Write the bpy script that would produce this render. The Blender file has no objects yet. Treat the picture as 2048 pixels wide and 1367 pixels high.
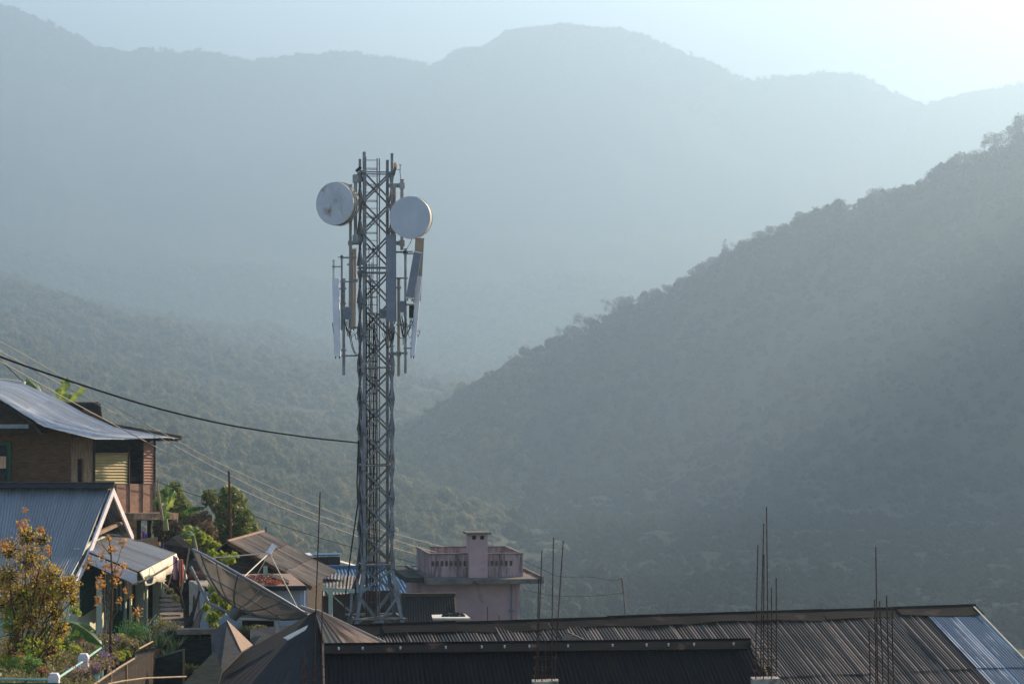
import bpy, math, random
import numpy as np
from mathutils import Vector, Matrix
R = math.radians
S = bpy.context.scene
COL = S.collection
F = 4836.0          # focal length in photo pixels (85 mm on 36 mm, 2048 px wide)
CX, CY = 1024.0, 683.5

# ------------------------------------------------------------------ camera
cam = bpy.data.cameras.new("camera"); camo = bpy.data.objects.new("camera", cam); COL.objects.link(camo)
cam.lens = 85.0; cam.sensor_width = 36.0; cam.clip_start = 0.5; cam.clip_end = 20000
camo.location = (0, 0, 0); camo.rotation_euler = (R(90), 0, 0)
S.camera = camo

# ------------------------------------------------------------------ sky and sun
SUN_AZ, SUN_EL = 42.0, 22.0        # degrees right of the view, degrees up
w = bpy.data.worlds.new("World"); S.world = w; w.use_nodes = True
nt = w.node_tree
sky = nt.nodes.new("ShaderNodeTexSky"); sky.sky_type = 'NISHITA'; sky.sun_disc = False
sky.sun_elevation = R(SUN_EL); sky.sun_rotation = R(SUN_AZ)
sky.altitude = 600; sky.air_density = 1.0; sky.dust_density = 1.2; sky.ozone_density = 1.0
bg = nt.nodes["Background"]; bg.inputs[1].default_value = 0.085
nt.links.new(sky.outputs[0], bg.inputs[0])
sl = bpy.data.lights.new("sun", 'SUN'); sl.energy = 5.0; sl.angle = R(0.5); sl.color = (1.0, 0.80, 0.57)
so = bpy.data.objects.new("sun", sl); COL.objects.link(so)
sd = Vector((math.sin(R(SUN_AZ)) * math.cos(R(SUN_EL)), math.cos(R(SUN_AZ)) * math.cos(R(SUN_EL)), math.sin(R(SUN_EL))))
so.rotation_euler = sd.to_track_quat('Z', 'Y').to_euler()
S.view_settings.view_transform = 'Standard'; S.view_settings.look = 'None'
S.view_settings.exposure = EXPOSURE = 2.0; S.view_settings.gamma = 1.0; S.view_settings.use_curve_mapping = False
S.render.engine = 'CYCLES'
cy = S.cycles
cy.use_denoising = True
cy.max_bounces = 6; cy.diffuse_bounces = 3; cy.glossy_bounces = 2; cy.volume_bounces = 1; cy.transparent_max_bounces = 12
cy.sample_clamp_indirect = 4.0

# ------------------------------------------------------------------ helpers
def P(u, v, D):
    """world point seen at photo pixel (u, v) that stands D metres in front of the camera"""
    return Vector(((u - CX) / F * D, D, (CY - v) / F * D))

def tag(o, label=None, cat=None, group=None, kind=None):
    if label: o["label"] = label
    if cat: o["category"] = cat
    if group: o["group"] = group
    if kind: o["kind"] = kind
    return o

def empty(name, label, cat, group=None, loc=(0, 0, 0)):
    o = bpy.data.objects.new(name, None); COL.objects.link(o); o.location = loc
    o.empty_display_size = 0.2
    return tag(o, label, cat, group)

class MB:
    def __init__(s): s.v = []; s.f = []; s.uv = []; s.mi = []; s.cur = 0
    def quadpts(s, pts, uv=None):
        n = len(s.v); s.v += [tuple(p) for p in pts]; s.f.append(tuple(range(n, n + len(pts))))
        s.uv.append(uv if uv else [(0, 0)] * len(pts)); s.mi.append(s.cur)
    def hexa(s, p):   # 8 corners: bottom 0-3, top 4-7 (same order)
        n = len(s.v); s.v += [tuple(q) for q in p]
        for f in ((0, 3, 2, 1), (4, 5, 6, 7), (0, 1, 5, 4), (1, 2, 6, 5), (2, 3, 7, 6), (3, 0, 4, 7)):
            s.f.append(tuple(n + i for i in f)); s.uv.append([(0, 0), (1, 0), (1, 1), (0, 1)]); s.mi.append(s.cur)
    def box(s, c, h, rz=0.0, M=None):
        c = Vector(c); out = []
        m = M if M is not None else Matrix.Rotation(rz, 3, 'Z')
        for z in (-1, 1):
            for x, y in ((-1, -1), (1, -1), (1, 1), (-1, 1)):
                out.append(c + m @ Vector((x * h[0], y * h[1], z * h[2])))
        s.hexa(out)
    def bar(s, a, b, w, h=None, up=(0, 0, 1), w2=None):   # rectangular bar from a to b
        a = Vector(a); b = Vector(b); h = h or w; d = (b - a)
        if d.length < 1e-6: return
        d.normalize(); up = Vector(up)
        if abs(d.dot(up)) > 0.98: up = Vector((0, 1, 0))
        x = d.cross(up).normalized(); y = x.cross(d).normalized()
        k = (w2 / w) if w2 else 1.0
        o = []
        for q, sc in ((a, 1.0), (b, k)):
            for i, j in ((-1, -1), (1, -1), (1, 1), (-1, 1)):
                o.append(q + x * (i * w / 2 * sc) + y * (j * h / 2 * sc))
        s.hexa(o)
    def angle(s, a, b, w, t, up=(0, -1, 0), flip=1):   # L section
        a = Vector(a); b = Vector(b); d = (b - a).normalized(); up = Vector(up)
        x = d.cross(up).normalized() * flip; y = x.cross(d).normalized() * flip
        for q in ((x * w, y * t), (x * t, y * w)):
            o = []
            for c in (a, b):
                o += [c, c + q[0], c + q[0] + q[1], c + q[1]]
            s.hexa(o)
    def tube(s, pts, r, n=6, cap=True):
        pts = [Vector(p) for p in pts]; N = len(pts)
        rr = r if isinstance(r, (list, tuple)) else [r] * N
        base = len(s.v)
        px = None
        for i, p in enumerate(pts):
            d = (pts[min(i + 1, N - 1)] - pts[max(i - 1, 0)])
            d = d.normalized() if d.length > 1e-9 else Vector((0, 0, 1))
            if px is None:
                a = Vector((0, 0, 1)) if abs(d.z) < 0.9 else Vector((1, 0, 0))
                px = d.cross(a).normalized()
            else:
                px = (px - d * px.dot(d))
                px = px.normalized() if px.length > 1e-6 else d.orthogonal().normalized()
            py = d.cross(px)
            for k in range(n):
                t = 2 * math.pi * k / n
                s.v.append(tuple(p + px * (math.cos(t) * rr[i]) + py * (math.sin(t) * rr[i])))
        for i in range(N - 1):
            for k in range(n):
                a = base + i * n + k; b = base + i * n + (k + 1) % n
                s.f.append((a, b, b + n, a + n)); s.uv.append([(0, 0)] * 4); s.mi.append(s.cur)
        if cap:
            s.f.append(tuple(base + k for k in range(n))[::-1]); s.uv.append([(0, 0)] * n); s.mi.append(s.cur)
            s.f.append(tuple(base + (N - 1) * n + k for k in range(n))); s.uv.append([(0, 0)] * n); s.mi.append(s.cur)
    def slab(s, quad, t, n=None):    # thick sheet: 4 points, thickness t along its normal
        q = [Vector(p) for p in quad]
        nn = n or (q[1] - q[0]).cross(q[3] - q[0]).normalized()
        s.hexa([p - nn * t for p in q] + q)
    def build(s, name, mat, parent=None, smooth=False, **kw):
        me = bpy.data.meshes.new(name)
        me.from_pydata(s.v, [], s.f)
        uvl = me.uv_layers.new(name="UVMap")
        flat = [c for f in s.uv for p in f for c in p]
        uvl.data.foreach_set("uv", flat)
        mats = mat if isinstance(mat, (list, tuple)) else [mat]
        for m in mats: me.materials.append(m)
        if len(mats) > 1: me.polygons.foreach_set("material_index", s.mi)
        if smooth: me.polygons.foreach_set("use_smooth", [True] * len(s.f))
        me.update()
        o = bpy.data.objects.new(name, me); COL.objects.link(o)
        if parent is not None:
            o.parent = parent
            if parent.location.length or parent.parent:
                o.matrix_parent_inverse = Matrix.Translation(-wloc(parent))
        if kw: tag(o, **kw)
        return o

def wloc(o):
    l = Vector(o.location) if o.type == 'EMPTY' else Vector((0, 0, 0))
    return l

def npmesh(name, v, f, mat, parent=None, uv=None, smooth=False, attr=None):
    """numpy arrays -> mesh object; f is an (n, k) array"""
    me = bpy.data.meshes.new(name)
    v = np.asarray(v, np.float32); f = np.asarray(f, np.int32); k = f.shape[1]
    me.vertices.add(len(v)); me.vertices.foreach_set("co", v.ravel())
    me.loops.add(f.size); me.loops.foreach_set("vertex_index", f.ravel())
    me.polygons.add(len(f)); me.polygons.foreach_set("loop_start", np.arange(0, f.size, k, dtype=np.int32))
    if smooth: me.polygons.foreach_set("use_smooth", np.ones(len(f), bool))
    if uv is not None:
        l = me.uv_layers.new(name="UVMap"); l.data.foreach_set("uv", np.asarray(uv, np.float32)[f.ravel()].ravel())
    if attr is not None:
        a = me.attributes.new("tone", 'FLOAT', 'POINT'); a.data.foreach_set("value", np.asarray(attr, np.float32))
    me.materials.append(mat); me.update(); me.validate()
    o = bpy.data.objects.new(name, me); COL.objects.link(o)
    if parent is not None: o.parent = parent; o.matrix_parent_inverse = Matrix.Translation(-wloc(parent))
    return o

# value noise
def _h(ix, iy, seed):
    n = (ix.astype(np.int64) * 374761393 + iy.astype(np.int64) * 668265263 + seed * 982451653) & 0xffffffff
    n = ((n ^ (n >> 13)) * 1274126177) & 0xffffffff
    return ((n ^ (n >> 16)) & 0xffffff) / float(0xffffff)
def vnoise(x, y, seed=0):
    ix = np.floor(x); iy = np.floor(y); fx = x - ix; fy = y - iy
    fx = fx * fx * (3 - 2 * fx); fy = fy * fy * (3 - 2 * fy)
    a = _h(ix, iy, seed); b = _h(ix + 1, iy, seed); c = _h(ix, iy + 1, seed); d = _h(ix + 1, iy + 1, seed)
    return (a * (1 - fx) + b * fx) * (1 - fy) + (c * (1 - fx) + d * fx) * fy
def fbm(x, y, o=4, seed=0, ridge=False):
    s = 0; a = 1.0; t = 0
    for i in range(o):
        n = vnoise(x * 2 ** i + 17.3 * i, y * 2 ** i - 9.1 * i, seed + i)
        if ridge: n = 1 - abs(2 * n - 1)
        s = s + a * n; t += a; a *= 0.5
    return s / t - 0.5

# ------------------------------------------------------------------ materials
def mat(name, c1, c2=None, rough=0.8, metal=0.0, scale=4.0, detail=5.0, stretch=(1, 1, 1), bump=0.0, bscale=None,
        coord='Object', lo=0.4, hi=0.65, c3=None, s3=1.0, t3=(0.6, 0.7), spec=0.15):
    m = bpy.data.materials.new(name); m.use_nodes = True; t = m.node_tree; L = t.links
    b = t.nodes["Principled BSDF"]; b.inputs["Roughness"].default_value = rough; b.inputs["Metallic"].default_value = metal
    b.inputs["Specular IOR Level"].default_value = spec
    b.inputs["Base Color"].default_value = (*c1, 1)
    tc = t.nodes.new("ShaderNodeTexCoord"); mp = t.nodes.new("ShaderNodeMapping"); mp.inputs["Scale"].default_value = stretch
    L.new(tc.outputs[coord], mp.inputs[0])
    cur = None
    if c2 is not None:
        n = t.nodes.new("ShaderNodeTexNoise"); n.inputs["Scale"].default_value = scale; n.inputs["Detail"].default_value = detail
        n.inputs["Roughness"].default_value = 0.65
        L.new(mp.outputs[0], n.inputs[0])
        r = t.nodes.new("ShaderNodeValToRGB"); r.color_ramp.elements[0].position = lo; r.color_ramp.elements[1].position = hi
        r.color_ramp.elements[0].color = (*c1, 1); r.color_ramp.elements[1].color = (*c2, 1)
        L.new(n.outputs[0], r.inputs[0]); cur = r.outputs[0]
    if c3 is not None:
        n = t.nodes.new("ShaderNodeTexNoise"); n.inputs["Scale"].default_value = s3; n.inputs["Detail"].default_value = 6
        L.new(mp.outputs[0], n.inputs[0])
        r = t.nodes.new("ShaderNodeValToRGB"); r.color_ramp.elements[0].position = t3[0]; r.color_ramp.elements[1].position = t3[1]
        L.new(n.outputs[0], r.inputs[0])
        x = t.nodes.new("ShaderNodeMix"); x.data_type = 'RGBA'
        L.new(r.outputs[0], x.inputs[0]); x.inputs[7].default_value = (*c3, 1)
        if cur is not None: L.new(cur, x.inputs[6])
        else: x.inputs[6].default_value = (*c1, 1)
        cur = x.outputs[2]
    if cur is not None: L.new(cur, b.inputs["Base Color"])
    if bump:
        n = t.nodes.new("ShaderNodeTexNoise"); n.inputs["Scale"].default_value = bscale or scale * 2; n.inputs["Detail"].default_value = 4
        L.new(mp.outputs[0], n.inputs[0]); bp = t.nodes.new("ShaderNodeBump"); bp.inputs["Strength"].default_value = 0.8
        bp.inputs["Distance"].default_value = bump
        L.new(n.outputs[0], bp.inputs["Height"]); L.new(bp.outputs[0], b.inputs["Normal"])
    return m

def roofmat(name, c1, c2, rust=None, streak=None, sp=0.085, sth=0.72, rough=0.5, metal=0.0, sheet=0.8, var=0.25, course=2.4, rt=(0.55, 0.7), spec=0.5):
    """corrugated sheet: UV in metres (u across the ribs, v down the slope); each sheet its own tone, rust streaks down the ribs"""
    m = bpy.data.materials.new(name); m.use_nodes = True; t = m.node_tree; L = t.links; N = t.nodes.new
    b = t.nodes["Principled BSDF"]; b.inputs["Roughness"].default_value = rough; b.inputs["Metallic"].default_value = metal
    b.inputs["Specular IOR Level"].default_value = spec
    uv = N("ShaderNodeUVMap"); uv.uv_map = "UVMap"
    sx = N("ShaderNodeSeparateXYZ"); L.new(uv.outputs[0], sx.inputs[0])
    def fl(out, k):
        d = N("ShaderNodeMath"); d.operation = 'DIVIDE'; d.inputs[1].default_value = k; L.new(out, d.inputs[0])
        f = N("ShaderNodeMath"); f.operation = 'FLOOR'; L.new(d.outputs[0], f.inputs[0]); return f.outputs[0]
    cb = N("ShaderNodeCombineXYZ"); L.new(fl(sx.outputs[0], sheet), cb.inputs[0]); L.new(fl(sx.outputs[1], course), cb.inputs[1])
    wn = N("ShaderNodeTexWhiteNoise"); L.new(cb.outputs[0], wn.inputs[0])
    mp = N("ShaderNodeMapping"); mp.inputs["Scale"].default_value = (5.0, 0.5, 1); L.new(uv.outputs[0], mp.inputs[0])
    n = N("ShaderNodeTexNoise"); n.inputs["Scale"].default_value = 1.5; n.inputs["Detail"].default_value = 7; n.inputs["Roughness"].default_value = .7
    L.new(mp.outputs[0], n.inputs[0])
    r = N("ShaderNodeValToRGB"); r.color_ramp.elements[0].position = 0.35; r.color_ramp.elements[1].position = 0.68
    r.color_ramp.elements[0].color = (*c1, 1); r.color_ramp.elements[1].color = (*c2, 1); L.new(n.outputs[0], r.inputs[0])
    cur = r.outputs[0]
    if rust:
        mp2 = N("ShaderNodeMapping"); mp2.inputs["Scale"].default_value = (2.0, 0.6, 1); mp2.inputs["Location"].default_value = (3, 7, 0)
        L.new(uv.outputs[0], mp2.inputs[0])
        n2 = N("ShaderNodeTexNoise"); n2.inputs["Scale"].default_value = 0.9; n2.inputs["Detail"].default_value = 8; L.new(mp2.outputs[0], n2.inputs[0])
        r2 = N("ShaderNodeValToRGB"); r2.color_ramp.elements[0].position = rt[0]; r2.color_ramp.elements[1].position = rt[1]
        L.new(n2.outputs[0], r2.inputs[0])
        x = N("ShaderNodeMix"); x.data_type = 'RGBA'; x.inputs[7].default_value = (*rust, 1)
        L.new(r2.outputs[0], x.inputs[0]); L.new(cur, x.inputs[6]); cur = x.outputs[2]
    if streak:      # single ribs coloured paler: one random value per rib, fading along its length
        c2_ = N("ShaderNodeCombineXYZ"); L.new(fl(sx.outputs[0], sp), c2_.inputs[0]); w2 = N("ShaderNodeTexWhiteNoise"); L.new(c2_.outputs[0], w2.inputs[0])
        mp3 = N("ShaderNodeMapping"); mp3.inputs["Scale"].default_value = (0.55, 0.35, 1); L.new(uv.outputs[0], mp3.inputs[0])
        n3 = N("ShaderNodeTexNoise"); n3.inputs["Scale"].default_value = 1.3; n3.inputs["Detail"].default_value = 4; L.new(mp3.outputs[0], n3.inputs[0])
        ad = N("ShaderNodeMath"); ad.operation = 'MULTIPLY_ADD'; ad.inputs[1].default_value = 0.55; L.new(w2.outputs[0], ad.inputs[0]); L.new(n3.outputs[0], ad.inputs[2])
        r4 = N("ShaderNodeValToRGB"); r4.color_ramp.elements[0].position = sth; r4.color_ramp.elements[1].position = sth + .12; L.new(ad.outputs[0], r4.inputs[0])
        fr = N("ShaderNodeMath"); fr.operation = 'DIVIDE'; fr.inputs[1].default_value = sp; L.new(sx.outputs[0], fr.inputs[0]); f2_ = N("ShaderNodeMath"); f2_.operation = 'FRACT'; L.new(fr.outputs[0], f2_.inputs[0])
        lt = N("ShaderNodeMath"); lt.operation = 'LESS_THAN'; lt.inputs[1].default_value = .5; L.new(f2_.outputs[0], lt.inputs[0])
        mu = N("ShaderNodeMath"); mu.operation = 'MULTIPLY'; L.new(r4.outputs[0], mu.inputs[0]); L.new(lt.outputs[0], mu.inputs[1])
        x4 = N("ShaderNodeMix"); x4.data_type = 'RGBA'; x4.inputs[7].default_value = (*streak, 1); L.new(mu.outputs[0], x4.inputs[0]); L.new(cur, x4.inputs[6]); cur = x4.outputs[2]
    mr = N("ShaderNodeMapRange"); mr.inputs[3].default_value = 1 - var; mr.inputs[4].default_value = 1 + var; L.new(wn.outputs[0], mr.inputs[0])
    hs = N("ShaderNodeHueSaturation"); L.new(mr.outputs[0], hs.inputs["Value"]); L.new(cur, hs.inputs["Color"])
    L.new(hs.outputs[0], b.inputs["Base Color"])
    rr = N("ShaderNodeMapRange"); rr.inputs[3].default_value = rough - 0.1; rr.inputs[4].default_value = min(1, rough + 0.2)
    L.new(n.outputs[0], rr.inputs[0]); L.new(rr.outputs[0], b.inputs["Roughness"])
    return m

def leafmat(name, cols, trans=0.35, rough=0.55, tone_attr=False):
    m = bpy.data.materials.new(name); m.use_nodes = True; t = m.node_tree; L = t.links; N = t.nodes.new
    b = t.nodes["Principled BSDF"]; b.inputs["Roughness"].default_value = rough; b.inputs["Specular IOR Level"].default_value = 0.3
    r = N("ShaderNodeValToRGB"); e = r.color_ramp.elements
    while len(e) < len(cols): e.new(0.5)
    for i, c in enumerate(cols): e[i].position = i / max(1, len(cols) - 1); e[i].color = (*c, 1)
    a = N("ShaderNodeAttribute"); a.attribute_name = "tone"; L.new(a.outputs["Fac"], r.inputs[0])
    L.new(r.outputs[0], b.inputs["Base Color"])
    if trans:
        tr = N("ShaderNodeBsdfTranslucent"); L.new(r.outputs[0], tr.inputs[0])
        mx = N("ShaderNodeMixShader"); mx.inputs[0].default_value = trans
        L.new(b.outputs[0], mx.inputs[1]); L.new(tr.outputs[0], mx.inputs[2]); L.new(mx.outputs[0], t.nodes["Material Output"].inputs[0])
    return m

# ------------------------------------------------------------------ terrain
rng = np.random.default_rng(7)
SKY_U = np.array([-6000, -3000, -1200, -500, 0, 90, 150, 210, 260, 290, 350, 400, 450, 510, 570, 640, 710, 770, 830, 872, 920, 965, 1020, 1060, 1120, 1180, 1250,
                  1300, 1350, 1410, 1460, 1510, 1560, 1650, 1720, 1790, 1850, 1890, 1950, 2010, 2048, 2300, 2800, 4000, 9000], float)
SKY_Y = np.array([0, 0, -60, -40, 8, 45, 72, 97, 101, 93, 103, 104, 118, 133, 118, 111, 108, 120, 128, 136, 102, 98, 62, 57, 52, 61, 63,
                  81, 99, 121, 148, 158, 153, 150, 157, 186, 213, 200, 188, 178, 172, 130, 90, 60, 120], float)
U_C = np.array([-5000, -1500, 0, 300, 500, 700, 900, 1100, 2600, 9000], float)
D_N = np.array([150, 300, 420, 520, 620, 800, 1050, 1600, 2300, 3500, 4450, 4950, 5300, 6100], float)
Y_T = np.array([  # screen rows of the slope seen at each distance
 #150   300   420   520   620   780   950  1300 1800 2500 3300 (4100, 4700, 5600 from the skyline)
 [1300, 1000, 860, 800, 740, 690, 640, 560, 480, 420, 330],
 [1300, 1080, 960, 900, 850, 790, 730, 640, 560, 500, 350],
 [1450, 1250, 1120, 1050, 985, 920, 850, 740, 640, 575, 410],
 [1500, 1400, 1290, 1180, 1090, 990, 915, 800, 700, 630, 440],
 [1500, 1450, 1340, 1240, 1150, 1040, 955, 835, 740, 650, 455],
 [1500, 1480, 1350, 1260, 1180, 1080, 985, 860, 770, 690, 470],
 [1500, 1480, 1355, 1275, 1200, 1110, 1020, 900, 800, 720, 480],
 [1500, 1480, 1360, 1290, 1220, 1140, 1060, 950, 830, 740, 490],
 [1500, 1480, 1400, 1330, 1260, 1180, 1100, 980, 850, 750, 500],
 [1400, 1300, 1200, 1150, 1100, 1020, 950, 800, 700, 600, 450]], float)
CR_U = np.array([-4000, 500, 800, 900, 980, 1060, 1120, 1180, 1240, 1310, 1380, 1450, 1540, 1640, 1760, 1880, 1990, 2048, 2300, 2560, 2900, 3000, 3400, 4200, 5000, 9000], float)
CR_Y = np.array([1700, 1150, 880, 800, 750, 708, 688, 655, 622, 592, 566, 516, 474, 436, 402, 362, 305, 268, 150, 130, 40, -300, -480, -1000, -1320, -1350], float)  # unseen right end shaped to shade the valley and pass a light shaft
YC = 1500.0
def interp2(u, d):
    sk = np.interp(u, SKY_U, SKY_Y)
    lu = np.interp(u, U_C, np.arange(len(U_C))); iu = np.clip(np.floor(lu).astype(int), 0, len(U_C) - 2); fu = lu - iu
    fu = fu * fu * (3 - 2 * fu)
    ld = np.interp(d, D_N, np.arange(len(D_N)))
    full = np.zeros((len(U_C), 14)); full[:, :11] = Y_T
    idd = np.clip(np.floor(ld).astype(int), 0, 12); fd = ld - idd
    def col(i):
        a = full[iu, i] * (1 - fu) + full[iu + 1, i] * fu
        a = np.where(i == 11, sk + 150, a); a = np.where(i == 12, sk, a); a = np.where(i == 13, sk + 320, a)
        return a
    dn = D_N
    z0 = (CY - col(idd)) / F * dn[idd]; z1 = (CY - col(idd + 1)) / F * dn[idd + 1]
    return z0 * (1 - fd) + z1 * fd
def height(x, y, fine=True):
    x = np.asarray(x, float); y = np.asarray(y, float)
    d = np.maximum(y, 60.0); u = np.clip(x / d * F + CX, -6000, 9000)
    zb = interp2(u, np.maximum(d, 150))
    # folds and spurs of the slopes
    k = np.clip((d - 500) / 1500, 0, 1)
    crest = 1 - np.clip(1 - abs(d - 5300) / 900, 0, 1) * 0.75
    sp = fbm(x / 420 + y / 900, y / 1500 - x / 2000, 5, 3, True)
    zb = zb + sp * 95 * k * crest * np.clip(d / 3500, 0.25, 1)
    zb = zb + fbm(x / 160, y / 160, 4, 11) * 22 * np.clip((d - 300) / 600, 0, 1) * crest
    # right-hand hill: a ridge across the valley, its unseen end shaped for the light
    cu = x / YC * F + CX
    zc = (CY - np.interp(cu, CR_U, CR_Y)) / F * YC
    yc = YC
    zr = np.where(y < yc, zc - (yc - y) * 0.5, zc - (y - yc) * 0.42)
    zr = zr + fbm(x / 190, y / 260, 4, 23, True) * 46 * np.clip(abs(y - yc) / 180, 0.0, 1) + fbm(x / 25, y / 25, 3, 5) * 4
    s = 14.0
    m = np.maximum(zb, zr); z = m + s * np.log(np.exp((zb - m) / s) + np.exp((zr - m) / s)) - s * 0.0
    z = np.where(zr > zb + 60, zr, z)
    # the village shelf in front
    left = np.clip((-x - 8) / 10, 0, 1)
    zs = -13.0 + 3.6 * left
    lim = 112 + 10 * left
    zs = zs - np.clip(y - lim, 0, 60) * 0.6
    near = np.clip((y - 105) / 50, 0, 1)
    z = zs * (1 - near) + z * near
    z = np.where((y < 105) | ((y > -300) & (y < 105)), zs, z)
    if fine:
        z = z + fbm(x / 14, y / 14, 3, 31) * np.clip(y / 400, 0, 1) * np.where(y > 3000, 9.0, 5.0) + fbm(x / 30, y / 60, 2, 41) * np.clip((y - 3000) / 1000, 0, 1) * 14
    return z

def build_terrain():
    us = np.concatenate([np.linspace(-5500, -200, 90)[:-1], np.linspace(-200, 2250, 660), np.linspace(2250, 9000, 130)[1:]])
    ts = (us - CX) / F
    ys = np.concatenate([[-300, -150, -60], np.arange(-20, 150, 6), np.geomspace(150, 6400, 340)])
    T, Y = np.meshgrid(ts, ys)
    X = T * np.maximum(Y, 420.0 - 0 * Y)
    Z = height(X, Y)
    n, m = X.shape
    v = np.stack([X, Y, Z], -1).reshape(-1, 3)
    i = np.arange(n * m).reshape(n, m)
    f = np.stack([i[:-1, :-1], i[:-1, 1:], i[1:, 1:], i[1:, :-1]], -1).reshape(-1, 4)
    g = mat("hill_forest", (0.022, 0.032, 0.014), (0.05, 0.055, 0.025), rough=0.95, scale=0.02, detail=8, c3=(0.07, 0.065, 0.035), s3=0.008, t3=(0.5, 0.7), spec=0.1)
    o = npmesh("terrain", v, f, g, smooth=True); tag(o, kind="structure")
build_terrain()

# forest canopy on the slopes: one mass, crowns of small leaf faces set on points of the terrain
def crown_arrays(seed, nl=9, nleaf=420, ls=0.17, core=True, squash=1.0):
    """unit-radius crown: lobes, each covered with small leaf triangles, round a ragged inner core"""
    r = np.random.default_rng(seed)
    V = []; Fc = []; T = []; off = 0
    lobes = r.normal(size=(nl, 3)); lobes /= np.linalg.norm(lobes, axis=1)[:, None]
    lobes *= (0.35 + 0.35 * r.random(nl))[:, None]; lobes[:, 2] *= squash; lr = 0.28 + 0.24 * r.random(nl)
    if core:
        tv, tf = ICO
        for c, q in zip(lobes, lr):
            v = tv * (q * 0.86 * (0.8 + 0.35 * r.random(len(tv))))[:, None] + c
            V.append(v); Fc.append(tf + off); off += len(v); T.append(np.full(len(v), r.random() * 0.6))
    k = r.integers(0, nl, nleaf); dr = r.normal(size=(nleaf, 3)); dr /= np.linalg.norm(dr, axis=1)[:, None]
    c = lobes[k] + dr * (lr[k] * (0.85 + 0.35 * r.random(nleaf)))[:, None]
    a = r.normal(size=(nleaf, 3)) + dr * 0.3; a /= np.linalg.norm(a, axis=1)[:, None]
    b = np.cross(a, r.normal(size=(nleaf, 3))); b /= np.linalg.norm(b, axis=1)[:, None]
    s = (ls * (0.5 + r.random(nleaf)))[:, None]
    v = np.stack([c - a * s * .5, c + b * s * .45, c + a * s * .6], 1).reshape(-1, 3)
    V.append(v); Fc.append(np.arange(nleaf * 3).reshape(-1, 3) + off)
    T.append(np.repeat(np.clip(r.random(nleaf), 0, 1), 3))
    return np.concatenate(V), np.concatenate(Fc), np.concatenate(T)
import bmesh
def _ico(k):
    bm = bmesh.new(); bmesh.ops.create_icosphere(bm, subdivisions=k, radius=1.0)
    v = np.array([x.co[:] for x in bm.verts]); f = np.array([[q.index for q in x.verts] for x in bm.faces]); bm.free(); return v, f
ICO = _ico(1)
def forestmat(name, cols):
    m = leafmat(name, cols, trans=0.4, rough=0.9); t = m.node_tree; N = t.nodes.new; L = t.links
    ramp = [n for n in t.nodes if n.type == 'VALTORGB'][0]; at = [n for n in t.nodes if n.type == 'ATTRIBUTE'][0]
    oi = N("ShaderNodeObjectInfo"); ad = N("ShaderNodeMath"); ad.operation = 'MULTIPLY'; ad.inputs[1].default_value = 0.75
    L.new(oi.outputs["Random"], ad.inputs[0]); a2 = N("ShaderNodeMath"); a2.operation = 'MULTIPLY_ADD'; a2.inputs[1].default_value = 0.25
    L.new(at.outputs["Fac"], a2.inputs[0]); L.new(ad.outputs[0], a2.inputs[2]); L.new(a2.outputs[0], ramp.inputs[0])
    return m
def forest(name, pts, sizes, mt, label, cat, templates=6):
    r = np.random.default_rng(5)
    tc = bpy.data.collections.new("crown_shapes")
    for s in range(templates):
        v, f, t = crown_arrays(100 + s, squash=0.8 + 0.35 * (s % 3))
        o = npmesh("crown_shape", v, f, mt, attr=t); COL.objects.unlink(o); tc.objects.link(o)
    me = bpy.data.meshes.new(name); me.vertices.add(len(pts)); me.vertices.foreach_set("co", np.asarray(pts, np.float32).ravel())
    a = me.attributes.new("size", 'FLOAT', 'POINT'); a.data.foreach_set("value", sizes.astype(np.float32))
    a = me.attributes.new("turn", 'FLOAT', 'POINT'); a.data.foreach_set("value", (r.random(len(pts)) * 6.28).astype(np.float32))
    a = me.attributes.new("shape_pick", 'INT', 'POINT'); a.data.foreach_set("value", r.integers(0, templates, len(pts)).astype(np.int32))
    o = bpy.data.objects.new(name, me); COL.objects.link(o); me.materials.append(mt)
    g = bpy.data.node_groups.new("forest_spread", 'GeometryNodeTree')
    g.interface.new_socket("Geometry", in_out='INPUT', socket_type='NodeSocketGeometry')
    g.interface.new_socket("Geometry", in_out='OUTPUT', socket_type='NodeSocketGeometry')
    N = g.nodes.new; L = g.links
    gi = N("NodeGroupInput"); go = N("NodeGroupOutput"); ip = N("GeometryNodeInstanceOnPoints"); ci = N("GeometryNodeCollectionInfo")
    ci.inputs["Collection"].default_value = tc; ci.inputs["Separate Children"].default_value = True; ci.inputs["Reset Children"].default_value = True
    L.new(gi.outputs[0], ip.inputs["Points"]); L.new(ci.outputs[0], ip.inputs["Instance"]); ip.inputs["Pick Instance"].default_value = True
    def attr(n, ty):
        q = N("GeometryNodeInputNamedAttribute"); q.data_type = ty; q.inputs[0].default_value = n; return q.outputs["Attribute"]
    L.new(attr("shape_pick", 'INT'), ip.inputs["Instance Index"])
    cx = N("ShaderNodeCombineXYZ"); L.new(attr("turn", 'FLOAT'), cx.inputs[2]); L.new(cx.outputs[0], ip.inputs["Rotation"])
    L.new(attr("size", 'FLOAT'), ip.inputs["Scale"]); L.new(ip.outputs[0], go.inputs[0])
    md = o.modifiers.new("spread", 'NODES'); md.node_group = g
    return tag(o, label, cat, kind="stuff")
def scatter(n, u0, u1, d0, d1, seed):
    r = np.random.default_rng(seed)
    d = np.sqrt(r.random(n) * (d1 ** 2 - d0 ** 2) + d0 ** 2); u = u0 + (u1 - u0) * r.random(n)
    x = (u - CX) / F * d
    return x, d, height(x, d, False), r
fm_dark = forestmat("shade_toned_leaves", [(0.012, 0.020, 0.011), (0.015, 0.025, 0.013), (0.020, 0.030, 0.015), (0.028, 0.034, 0.018)])  # shade of the right-hand hill put into these darker leaf colours
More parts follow.
